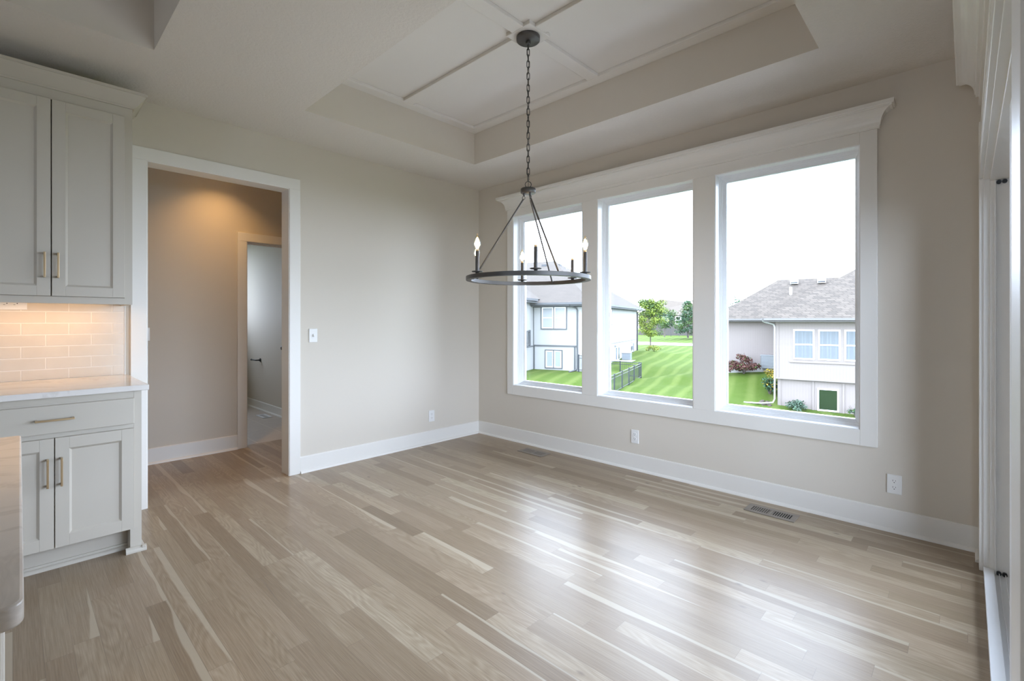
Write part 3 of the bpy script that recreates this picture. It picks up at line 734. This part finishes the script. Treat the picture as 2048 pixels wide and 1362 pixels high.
# paper holder in the bath
ph_ = empty('paper_holder', (2.445, 7.30, .705), 0, 'black paper holder arm on the bath wall', 'paper holder')
mb = MB(); mb.tube([(0, 0, 0), (-.008, 0, 0)], .026, 20); mb.build('wall_flange', M['black'], ph_)
mb = MB(); mb.tube([(-.006, 0, 0), (-.05, 0, 0), (-.062, .004, 0), (-.066, .016, 0), (-.066, .17, 0)], .009, 10); mb.tube([(-.066, .165, 0), (-.066, .175, 0)], .013, 12); mb.build('arm', M['black'], ph_)

# recessed lamp in the hall ceiling
def downlight(x, y, label):
    r = empty('recessed_light', (x, y, H), 0, label, 'ceiling light')
    mb = MB(); mb.lathe([(.115, 0), (.115, -.003), (.066, -.005), (.062, 0)], n=32, caps=False); mb.build('trim_ring', M['white'], r)
    mb = MB(); mb.lathe([(.062, -.001), (.062, .085), (.0, .085)], n=32, caps=False); mb.build('can', M['white'], r)
    mb = MB(); mb.lathe([(.045, .075), (.0, .075)], n=32, caps=False); mb.build('lens', M['lamp'], r)
downlight(LX, LY, 'warm recessed lamp in the hall ceiling')

# ================================================================= outside
fwd = Vector((math.cos(HEAD), math.sin(HEAD))); rgt = Vector((math.sin(HEAD), -math.cos(HEAD)))
def at(u, d):
    p = fwd*d+rgt*((u-1024)/F_PX*d); return (p.x, p.y)
LO, LR = (25.75, 17.92), math.radians(-71.83)      # white house seen in the first two windows
RO, RR = (25.46, 6.64), math.radians(-80.70)       # grey roofed house seen in the third window
def loc2w(o, r, x, y): return (o[0]+x*math.cos(r)-y*math.sin(r), o[1]+x*math.sin(r)+y*math.cos(r))
ctl = []
def cp(p, z): ctl.append((p[0], p[1], z))
for x, y in ((4, -10), (4, 0), (4, 8), (4, 16), (-10, -10), (-10, 20), (10, -20), (8, 4), (9, 10)): cp((x, y), -2.75)
for x in (-14, -9, -3.7, -1.8, 0): cp(loc2w(LO, LR, x, -.1), -2.02)
cp(loc2w(LO, LR, -3.7, -1.4), -2.04); cp(loc2w(LO, LR, -6, -4), -2.15)
for y, z in ((2, -2.02), (4, -2.0), (8.5, -1.95), (12, -1.80), (16.5, -1.60)): cp(loc2w(LO, LR, .1, y), z)
for y in (3.6, 0, -4, -9): cp(loc2w(LO, LR, 2.86, y), -2.78)
cp(loc2w(LO, LR, 6, 0), -2.72); cp(loc2w(LO, LR, 5, 10), -2.2)
cp(at(1100, 26), -2.4); cp(at(1386, 24), -2.55); cp(at(1330, 30), -2.6); cp(at(1460, 20.4), -2.3); cp(at(1380, 40), -2.15); cp(at(1330, 50), -1.95)
for u in (1000, 1276, 1330, 1386, 1500): cp(at(u, 60), -1.78); cp(at(u, 68), -1.74); cp(at(u, 84), -1.5); cp(at(u, 110), -1.4)
for x, z in ((.1, -2.97), (2, -2.98), (5, -3.0)): cp(loc2w(RO, RR, x, -.1), z); cp(loc2w(RO, RR, x, -2), z+.05)
for x, y, z in ((-.3, .6, -2.75), (-.4, 2, -2.15), (-.5, 4.0, -1.55), (-1.2, 4.2, -1.62), (-2.8, 4.2, -1.78), (-6, 4.2, -1.8), (-1.6, 1.5, -2.25), (-2.4, -1.5, -2.5)): cp(loc2w(RO, RR, x, y), z)
def gz(x, y):
    sw = sz = 0
    for a, b_, z in ctl:
        w_ = 1/(((x-a)**2+(y-b_)**2)+1.6)**2; sw += w_; sz += w_*z
    return sz/sw
mb = MB(); xs = [-12+i*2.4 for i in range(7)]+[4+i*.62 for i in range(62)]+[42.5+i*2.4 for i in range(40)]; ys = [-30+i*2.5 for i in range(10)]+[-5+i*.62 for i in range(54)]+[28.6+i*2.4 for i in range(38)]
nx_, ny_ = len(xs), len(ys)
mb.add([(x, y, gz(x, y)) for y in ys for x in xs], [(j*nx_+i, j*nx_+i+1, (j+1)*nx_+i+1, (j+1)*nx_+i) for j in range(ny_-1) for i in range(nx_-1)], 0, True)
tag(mb.build('lawn', M['grass'], fix=False), 'bright green striped mown lawn between the houses', 'lawn', kind='structure')
mb = MB()
def strip(d0, d1, h):
    us = [980, 1080, 1180, 1276, 1330, 1386, 1460, 1560]
    for u0, u1 in zip(us, us[1:]):
        P = [at(u0, d0+ (u0-1276)*-.03), at(u1, d0+(u1-1276)*-.03), at(u1, d1+(u1-1276)*-.045), at(u0, d1+(u0-1276)*-.045)]
        mb.quad(*[(p[0], p[1], gz(*p)+h) for p in P])
strip(60.5, 68, .03)
tag(mb.build('street', M['concrete'], fix=False), 'pale concrete street strip beyond the lawn', 'street', kind='structure')

mb = MB(); mb.box(3.9, 10.5, -12, 14, -2.9, -2.62); mb.box(-8, 3.9, -12, -.4, -2.9, -2.62)  # unseen neutral slab, added to cut the lawn's green bounce indoors
tag(mb.build('patio', M['concrete']), 'unseen pale concrete slab added to neutralise green light off the lawn', 'patio', kind='structure')
def roofmesh(mb, pts, faces, mi=0): mb.add(pts, faces, mi)
def hwindow(root, x0, x1, z0, z1, y, frame, pane, trim=None, n=1, mid=True, tw=.07, fn=None, fill=None):
    """house window on a wall plane y (facing -y); n lights side by side"""
    fn = fn or (lambda a, p, z: (a, y-p, z))
    mb = MB()
    if trim:
        for A in ((x0-tw, x0, z0-tw, z1+tw), (x1, x1+tw, z0-tw, z1+tw)): slab(mb, fn, A[0], A[1], 0, .05, A[2], A[3], 1)
        slab(mb, fn, x0, x1, 0, .05, z1, z1+tw, 1); slab(mb, fn, x0, x1, 0, .05, z0-tw, z0, 1)
    wl = (x1-x0)/n
    for k in range(n):
        a0, a1 = x0+k*wl, x0+(k+1)*wl
        if trim and k: slab(mb, fn, a0-.035, a0+.035, 0, .05, z0, z1, 1)
        b0 = a0+(.035 if k else 0); b1 = a1-(.035 if k < n-1 else 0); e = .065
        for A in ((b0, b0+e, z0, z1), (b1-e, b1, z0, z1), (b0+e, b1-e, z0, z0+e), (b0+e, b1-e, z1-e, z1)): slab(mb, fn, A[0], A[1], 0, .04, A[2], A[3], 0)
        if mid: zm = (z0+z1)/2; slab(mb, fn, b0+e, b1-e, 0, .035, zm-.03, zm+.03, 0)
    o = mb.build('window', [frame, trim or frame], root)
    for k in range(n):
        a0, a1 = x0+k*wl+.05, x0+(k+1)*wl-.05
        g = MB(); slab(g, fn, a0, a1, .004, .012, z0+.05, z1-.05); g.build('pane', pane, o)
        if fill == 'slats':
            g = MB(); zz = z0+.12
            while zz < z1-.1: slab(g, fn, a0+.03, a1-.03, .012, .022, zz, zz+.032); zz += .055
            g.build('blind', M['slat'], o)
        if fill == 'curtain':
            g = MB(); m_ = 24; vv = []; ff = []
            for i in range(m_+1):
                a = a0+.03+(a1-a0-.06)*i/m_; pz = .018+.008*math.sin(i*1.7); vv += [fn(a, pz, z0+.07), fn(a, pz, z1-.07)]
            ff = [(2*i, 2*i+2, 2*i+3, 2*i+1) for i in range(m_)]
            g.add(vv, ff, 0, True); g.build('curtain', M['curtain'], o)
    return o

# ---- white house (left)
hl = empty('white_house', (*LO, 0), LR, 'white stucco house with grey trim seen through the first two windows', 'house')
ez = 2.46
mb = MB(); mb.box(-13, 0, 0, 17.1, -2.7, ez-.02); mb.box(-12, -3.71, -4.5, .5, -2.7, ez-.02)
mb.build('wall', M['stucco'], hl)
mb = MB(); pk = (-5.3, 8.5, 6.4); pk2 = (-10, 8.5, 6.4); o = .5
P = [(o, -o, ez), (o, 17.1+o, ez), (-13-o, 17.1+o, ez), (-13-o, -o, ez), pk, pk2]
mb.add(P, [(0, 1, 4), (1, 2, 5, 4), (2, 3, 5), (3, 0, 4, 5), (3, 2, 1, 0)])
Q = [(-3.71+.45, -4.95, ez+.28), (-3.71+.45, 5.2, ez+.28), (-12.5, 5.2, ez+.28), (-12.5, -4.95, ez+.28), (-8, .4, 5.0), (-8, 6, 5.0)]
mb.add(Q, [(0, 1, 5, 4), (2, 3, 4, 5), (3, 0, 4), (1, 2, 5), (0, 3, 2, 1)])
mb.build('roof', M['shingle_l'], hl)
mb = MB(); mb.box(-13.5, .56, -.62, -.46, ez-.13, ez+.01); mb.box(.44, .60, -.62, 17.7, ez-.13, ez+.01); mb.box(-3.2, -3.1, -5.0, -.6, ez+.12, ez+.27)
mb.box(-3.71, .5, -.5, 0, ez-.22, ez-.14); mb.box(0, .5, -.5, 17.6, ez-.22, ez-.14); mb.box(-3.7, -3.2, -5, -.5, ez-.0, ez+.12)
mb.build('gutter', M['greytrim'], hl)
mb = MB()
mb.box(-3.78, -3.66, -.03, 0, -2.02, 2.3); mb.box(-3.66, -.6, -.04, 0, -.46, -.36); mb.box(-.80, -.70, -.04, 0, -2.02, -.42); mb.box(-3.68, -3.60, -.04, 0, -2.0, -.42)
mb.box(-3.7, 0, -.035, 0, 2.18, 2.27); mb.box(0, .03, 0, 17.1, -.53, -.50); mb.box(0, .035, 0, 17.1, 2.16, 2.26); mb.box(-.0, .035, 16.95, 17.13, -1.7, 2.3); mb.box(-3.71, -3.68, -4.5, 0, -.5, -.42)
mb.build('trim', M['greytrim'], hl)
mb = MB()
mb.tube([(-.95, -.52, ez-.1), (-.9, -.45, ez-.22), (-.62, -.10, ez-.36), (-.56, -.06, ez-.5), (-.56, -.06, -1.85), (-.62, -.12, -1.96), (-.85, -.9, -2.02)], .05, 6)
mb.build('downspout', M['greytrim'], hl)
mb = MB(); mb.tube([(.5, 17.3, ez-.1), (.10, 17.05, ez-.4), (.08, 17.0, -1.6)], .05, 6); mb.build('downspout', M['slate'], hl)
hwindow(hl, -3.07, -1.36, .76, 2.18, 0, M['vinyl'], M['pane_pale'], M['greytrim'], 2, True, .08, fill='slats')
hwindow(hl, -2.78, -1.67, -1.86, -.74, 0, M['vinyl'], M['pane_pale'], M['greytrim'], 2, False, .07)
FS = lambda a, p, z: (p, a, z)
hwindow(hl, 5.6, 6.9, 1.0, 2.15, 0, M['vinyl'], M['pane_pale'], M['slate'], 1, True, .06, fn=FS)
hwindow(hl, 8.1, 9.7, -1.95, -.85, 0, M['vinyl'], M['pane_blue'], None, 2, False, .06, fn=FS)
mb = MB(); mb.box(.0, .12, 7.9, 9.9, -.80, -.70); mb.build('door_lintel', M['steel'], hl)
mb = MB()
for y in [-4.4+i*.18 for i in range(18)]: mb.box(-3.46, -3.43, y, y+.04, -.25, .55)
mb.box(-3.49, -3.40, -4.5, -1.2, .55, .62); mb.box(-3.49, -3.40, -4.5, -1.2, -.30, -.24); mb.box(-3.50, -3.38, -1.32, -1.2, -.4, .66); mb.box(-3.71, -3.36, -4.5, -1.15, -.48, -.36)
mb.build('balcony_rail', M['greytrim'], hl)
for x, y in ((-6, 7.2), (-4.9, 7.6)): MB().box(x, x+.4, y, y+.4, 5.75, 6.0).build('roof_vent', M['slate'], hl)
mb = MB(); mb.tube([(-4.2, 8.3, 5.6), (-4.2, 8.3, 6.9)], .05, 8); mb.box(-4.5, -3.9, 8.28, 8.32, 6.6, 6.64); mb.build('roof_pipe', M['pane_pale'], hl)
def gm_world(x, y): return loc2w(LO, LR, x, y)
p = gm_world(.14, 14.6); gmr = empty('gas_meter', (*p, -1.3), LR, 'small grey gas meter on the side of the white house', 'gas meter')
mb = MB(); mb.box(-.1, .12, -.2, .2, -.1, .25); mb.build('meter_box', M['steel'], gmr, .02)
mb = MB(); mb.tube([(0, .25, -.4), (0, .25, .5), (0, -.9, .62)], .03, 8); mb.tube([(0, 0, .25), (0, 0, .55)], .03, 8); mb.build('pipe', M['steel'], gmr)
p = gm_world(.62, 9.6); au = empty('condenser', (*p, -1.93), LR, 'small white air conditioner on the slab beside the white house', 'air conditioner')
mb = MB(); mb.box(-.34, .34, -.34, .34, .02, .50, 0); mb.box(-.37, .37, -.37, .37, .50, .54, 1); mb.box(-.35, .35, -.35, .35, -.03, .02, 1)
for i in range(6): mb.box(-.345, .345, -.345, .345, .06+i*.06, .07+i*.06, 1)
mb.build('casing', [M['pane_pale'], M['unit']], au)
mb = MB(); mb.box(.02, 1.35, 7.9, 10.2, -2.2, -1.95)
sl = mb.build('patio_slab', M['concrete'], loc=(*LO, 0)); sl.rotation_euler = (0, 0, LR); tag(sl, 'small pale concrete slab beside the white house', 'patio slab')

# ---- black metal fence
def fence(P, tops, label, name='metal_fence', ph=1.08, grp=None):
    o3 = (P[0][0], P[0][1], 0); root = empty(name, o3, 0, label, 'fence', grp)
    Lc = [(p[0]-o3[0], p[1]-o3[1]) for p in P]
    for (x, y), t, w0 in zip(Lc, tops, P):
        mb = MB(); g0 = gz(*w0)-.05; mb.box(x-.032, x+.032, y-.032, y+.032, g0, t+.04); mb.box(x-.042, x+.042, y-.042, y+.042, t+.04, t+.06); mb.build('post', M['fence'], root)
    for i in range(len(Lc)-1):
        (xa, ya), (xb, yb) = Lc[i], Lc[i+1]; ta, tb = tops[i], tops[i+1]; L_ = math.hypot(xb-xa, yb-ya); n = max(2, round(L_/.15)); mb = MB()
        for dz in (.0, -.16, -ph+.16): mb.tube([(xa, ya, ta+dz), (xb, yb, tb+dz)], .020, 4)
        for q in range(1, n):
            s_ = q/n; x = xa+(xb-xa)*s_; y = ya+(yb-ya)*s_; t = ta+(tb-ta)*s_; mb.tube([(x, y, t-ph+.06), (x, y, t)], .0075, 4)
        mb.build('rail_panel', M['fence'], root)
fence([loc2w(LO, LR, 2.86, y) for y in (3.6, 1.2, -.4, -2.3, -4.2, -6.1, -8.0, -10.2, -12.4)], [-1.68]*9, 'black metal fence running across the lawn toward the viewer')
fence([loc2w(LO, LR, x, 3.6) for x in (2.74, 1.42, .1)], [-1.66, -1.63, -1.60], 'black metal fence from the white house side wall to the lawn corner')
fence([loc2w(LO, LR, x, -.35) for x in (-.38, .95)], [-.98, -1.05], 'short black fence piece at the front corner of the white house')

# ---- grey roofed house (right)
hr = empty('grey_roofed_house', (*RO, 0), RR, 'white sided house with grey shingle hip roof seen through the third window', 'house')
ez = 1.36
mb = MB(); mb.box(0, 12, 0, 12, -1.48, ez-.03); mb.box(.06, 12, .12, 12, -3.3, -1.48); mb.box(-3.5, .2, 4.5, 11.5, -1.2, ez-.03)
mb.build('wall', M['siding'], hr)
mb = MB(); mb.box(-3.5, .1, 4.46, 5, -2.6, -1.20); mb.build('foundation', M['concrete'], hr)
mb = MB(); t = 5.6; pz = ez+.68*t
mb.add([(-.5, -.5, ez), (12.5, -.5, ez), (12.5, 12.5, ez), (-.5, 12.5, ez), (-.5+t, -.5+t, pz), (12.5-t, -.5+t, pz), (12.5-t, 12.5-t, pz), (-.5+t, 12.5-t, pz)], [(0, 1, 5, 4), (1, 2, 6, 5), (2, 3, 7, 6), (3, 0, 4, 7), (4, 5, 6, 7), (3, 2, 1, 0)])
zr = ez+.62*4
mb.add([(-4.0, 4.0, ez), (3, 4.0, ez), (3, 12.0, ez), (-4.0, 12.0, ez), (-.65, 8.0, zr), (4, 8.0, zr)], [(0, 1, 5, 4), (2, 3, 4, 5), (3, 0, 4), (0, 3, 2, 1)])
mb.build('roof', M['shingle_r'], hr)
mb = MB(); mb.box(-.55, 12.5, -.60, -.48, ez-.07, ez+.03); mb.box(-.60, -.48, -.60, 4, ez-.07, ez+.03); mb.box(-4.0, -.4, 3.90, 4.02, ez-.07, ez+.03)
mb.box(-.5, 12, -.5, 0, ez-.14, ez-.10); mb.box(-4.0, 0, 4.0, 4.5, ez-.14, ez-.10)
mb.build('gutter', M['fascia'], hr)
mb = MB(); mb.box(-.03, .10, -.025, .12, -1.48, ez-.14); mb.box(.04, .18, .09, .12, -3.2, -1.5); mb.box(-.03, 12, -.05, 0, -1.52, -1.46); mb.box(.55, 5, -.05, 0, -.70, -.64)
mb.box(1.45, 1.53, .08, .12, -3.2, -1.56); mb.box(2.62, 2.70, .08, .12, -3.2, -1.56); mb.build('trim', M['siding'], hr)
mb = MB(); mb.tube([(-.55, -.45, ez-.06), (-.5, -.4, ez-.14), (-.12, -.06, ez-.26), (-.07, -.05, ez-.4), (-.07, -.05, -2.5), (-.14, -.10, -2.68), (-.6, -.5, -2.70), (-1.3, -.9, -2.66)], .038, 8)
mb.build('downspout', M['white_out'], hr)
for k in range(4): hwindow(hr, .70+k*.995, 1.55+k*.995, -.55, .86, 0, M['vinyl'], M['pane_blue'], None, 1, True, fill='curtain')
hwindow(hr, 1.66, 2.49, -2.90, -1.86, .12, M['vinyl'], M['pane_green'], None, 1, False)
for x, y in ((.05, 7.55), (1.45, 7.55)):
    z = ez+.62*(y-4.0); mb = MB(); mb.box(x, x+.42, y-.25, y+.15, z-.05, z+.20, 0); mb.box(x+.03, x+.39, y-.27, y-.25, z-.02, z+.06, 1); mb.build('roof_vent', [M['vinyl'], M['slate']], hr)
mb = MB(); y = 6.4; z = ez+.62*(y-4); mb.tube([(.15, y, z-.2), (.15, y, z+.42)], .08, 12); mb.build('roof_pipe', M['vinyl'], hr)
mb = MB(); mb.tube([(2.6, 8, zr-.3), (2.6, 8, zr+.35)], .11, 10); mb.tube([(2.6, 8, zr+.38), (2.6, 8, zr+.50)], .17, 10); mb.build('flue', M['vinyl'], hr)
p = loc2w(RO, RR, -.75, 4.28); au = empty('meter_cabinet', (*p, 0), RR, 'grey louvred wall unit beside the downspout of the grey roofed house', 'wall unit')
mb = MB(); mb.box(-.42, .36, -.22, .2, -1.42, -.70, 0)
for i in range(9): mb.box(-.38, .32, -.235, -.22, -1.38+i*.075, -1.35+i*.075, 1)
mb.box(-.44, .38, -.24, .2, -.70, -.67, 1); mb.build('casing', [M['unit'], M['steel']], au)
mb = MB(); rk = random.Random(5)
for _ in range(26):
    x, y = -.55+.18*max(-1.6, min(1.6, rk.gauss(0, 1))), -.15+.2*rk.gauss(0, 1); wx, wy = loc2w(RO, RR, x, y); r = .05+.07*rk.random()
    mb.lathe([(r*.2, -.04), (r, .0), (r*.8, r*.45), (r*.2, r*.6)], (x, y, gz(wx, wy)), 7)
mu = mb.build('mulch_bed', M['mulch'], loc=(*RO, 0)); mu.rotation_euler = (0, 0, RR); tag(mu, 'rough brown mulch at the corner of the grey roofed house', 'mulch', kind='stuff')

# ---- far house
hf = empty('far_house', (*at(1336, 92), 0), HEAD-pi/2-.35, 'taupe brick house with pale hip roof far behind the street tree', 'house')
mb = MB(); mb.box(-5.5, 9, 0, 10, -1.6, 2.3); mb.build('wall', M['brick'], hf)
mb = MB(); mb.add([(-6, -.6, 2.3), (9.6, -.6, 2.3), (9.6, 10.6, 2.3), (-6, 10.6, 2.3), (-1.6, 5, 5.7), (4, 5, 4.9)], [(0, 1, 5, 4), (1, 2, 5), (2, 3, 4, 5), (3, 0, 4), (0, 3, 2, 1)]); mb.build('roof', M['shingle_f'], hf)
for x0, x1 in ((-.9, .0), (1.4, 2.3)): hwindow(hf, x0, x1, .7, 2.1, 0, M['vinyl'], M['pane_green'] if x0 > 0 else M['pane_pale'], M['vinyl'], 1, True, .1)
fence([at(u, 84) for u in (1328, 1342, 1358, 1374, 1392)], [-.1]*5, 'dark fence in front of the far taupe house', 'yard_fence', 1.35)

# ---- trees and shrubs
def leafy(blobs, n, size, seed, flat=.6):
    rnd = random.Random(seed); mb = MB(); tot = sum(b_[3]*b_[4]*b_[5] for b_ in blobs)
    for bx, by, bz, rx, ry, rz_, mi in blobs:
        for _ in range(max(4, int(n*(rx*ry*rz_)/tot))):
            d = Vector((rnd.gauss(0, 1), rnd.gauss(0, 1), rnd.gauss(0, 1))).normalized(); r = rnd.random()**.38
            p = Vector((bx+d.x*rx*r, by+d.y*ry*r, bz+d.z*rz_*r)); s_ = size*(.6+.8*rnd.random())
            nrm = (d*.6+Vector((rnd.gauss(0, .5), rnd.gauss(0, .5), rnd.gauss(0, .5)+flat))).normalized()
            a = nrm.orthogonal().normalized(); b2 = nrm.cross(a); t = rnd.random()*6.28; a, b2 = a*math.cos(t)+b2*math.sin(t), b2*math.cos(t)-a*math.sin(t)
            m_ = mi if rnd.random() < .75 else rnd.choice((0, 1))
            mb.add([p-a*s_, p-b2*s_*.5+nrm*s_*.1, p+a*s_, p+b2*s_*.5+nrm*s_*.1], [(0, 1, 2, 3)], m_)
    return mb
def tree(name, u, d, z, blobs, mats, n, size, label, seed, trunk=None, grp=None, cat='tree', xy=None):
    p = xy or at(u, d); root = empty(name, (*p, z), 0, label, cat, grp)
    leafy(blobs, n, size, seed).build('foliage', mats, root, fix=False)
    if trunk:
        mb = MB(); h_, r_ = trunk; mb.tube([(0, 0, -.15), (.03, .02, h_*.4), (0, 0, h_)], [r_*1.3, r_, r_*.5], 8)
        for q in range(5):
            t = q*1.26+.4; mb.tube([(0, 0, h_*.55+q*.06*h_), (math.cos(t)*h_*.22, math.sin(t)*h_*.22, h_*.9+q*.03*h_)], [r_*.5, r_*.2], 5)
        mb.build('trunk', M['bark'], root)
    return root
D = 52.0; s_ = D/F_PX
tz = EYE-(692-HORIZON)*s_
rb = random.Random(3); bl = []
for _ in range(56):
    v = rb.random(); ww = (.30+.70*math.sin((.18+.78*(1-v)**.8)*pi*.62))*1.35; hx = rb.gauss(0, .5)*ww
    bl.append((rgt.x*hx+rb.gauss(0, .5), rgt.y*hx+rb.gauss(0, .5), 1.35+v*3.7, .60, .60, .42, 0 if rb.random() < .65 else 1))
tree('maple_tree', 1301, D, tz, bl, [M['leaf_lime'], M['leaf_mid']], 9000, .085, 'lime green young street tree in the middle window', 11, (2.6, .06))
bl = [(rb.gauss(0, .9), rb.gauss(0, .9), 1.6+rb.random()*2.6, .8, .8, .6, 0 if rb.random() < .6 else 1) for _ in range(22)]
tree('shade_tree', 1329, 74, EYE-(672-HORIZON)*74/F_PX, bl, [M['leaf_mid'], M['leaf_dark']], 2600, .12, 'darker small tree just right of the lime green tree', 12, (2.2, .09))
bl = []
for i in range(40):
    v = i/40; rr = 2.1*(1-v)**.8+.25; t = i*2.4; bl.append((math.cos(t)*rr*.6, math.sin(t)*rr*.6, .7+v*5.2, .55+.35*(1-v), .55+.35*(1-v), .35, 0 if i % 3 else 1))
tree('spruce_tree', 1376, 76, EYE-(674-HORIZON)*76/F_PX, bl, [M['leaf_dark'], M['leaf_mid']], 4200, .12, 'dark green conifer at the right edge of the middle window', 13, (3.0, .12))
bl = [(rb.gauss(0, 1.2), rb.gauss(0, 1.2), 2.5+rb.random()*3.4, 1.3, 1.3, 1.0, 0 if rb.random() < .6 else 1) for _ in range(20)]
tree('garden_tree', 1464, 70, -1.6, bl, [M['leaf_dark'], M['leaf_mid']], 3000, .15, 'green tree peeking above the left slope of the grey roof', 14, (3.5, .14))
def shrub(name, o_, r_, x, y, z, blobs, mats, n, size, label, seed, stems=True):
    p = loc2w(o_, r_, x, y); root = empty(name, (*p, z), 0, label, 'shrub')
    leafy(blobs, n, size, seed).build('foliage', mats, root, fix=False)
    mb = MB()
    for q in range(6):
        t = q*1.05; mb.tube([(0, 0, -.1), (math.cos(t)*.12, math.sin(t)*.12, .25), (math.cos(t)*.3, math.sin(t)*.3, .5)], [.02, .014, .006], 5)
    mb.build('stem', M['bark'], root)
bl = [(rb.gauss(0, .42), rb.gauss(0, .42), .28+rb.random()*.35, .26, .26, .20, 0) for _ in range(14)]+[(rb.gauss(0, .22), rb.gauss(0, .22), .75+rb.random()*.3, .18, .18, .18, 0) for _ in range(7)]
shrub('barberry_bush', RO, RR, -2.0, 3.9, gz(*loc2w(RO, RR, -2.0, 3.9)), bl, [M['leaf_red'], M['leaf_mid']], 2600, .055, 'plum red bush against the wall of the grey roofed house', 21)
bl = [(rb.gauss(0, .2), rb.gauss(0, .25), .2+rb.random()*.5, .24, .24, .20, 1) for _ in range(14)]+[(.05+rb.gauss(0, .22), rb.gauss(0, .2), .78+rb.random()*.38, .14, .14, .20, 0) for _ in range(9)]
shrub('goldenrod_bush', RO, RR, -.42, 1.3, gz(*loc2w(RO, RR, -.42, 1.3)), bl, [M['leaf_gold'], M['leaf_dark']], 1500, .055, 'yellow topped dark green bush at the house corner by the downspout', 22)
bl = [(rb.gauss(0, .34), rb.gauss(0, .2), .2+rb.random()*.26, .24, .2, .15, 0) for _ in range(16)]
shrub('sage_bush', RO, RR, .95, -.45, -2.98, bl, [M['leaf_sage'], M['leaf_dark']], 1300, .05, 'blue green bush left of the dark basement window', 23)
bl = [(rb.gauss(0, .15), rb.gauss(0, .12), .12+rb.random()*.25, .14, .12, .10, 0) for _ in range(7)]+[(-.16, 0, .55, .05, .05, .12, 1)]
shrub('garden_plant', RO, RR, 3.12, -.5, -2.98, bl, [M['leaf_sage'], M['leaf_mid']], 300, .05, 'small green plant right of the dark basement window', 24)
bl = [(rb.gauss(0, .28), rb.gauss(0, .28), .2+rb.random()*.35, .26, .26, .2, 0) for _ in range(9)]
shrub('lawn_bush', LO, LR, 1.6, 17.2, -1.72, bl, [M['leaf_lime'], M['leaf_gold']], 600, .06, 'low yellow green bush at the far corner of the white house', 25)
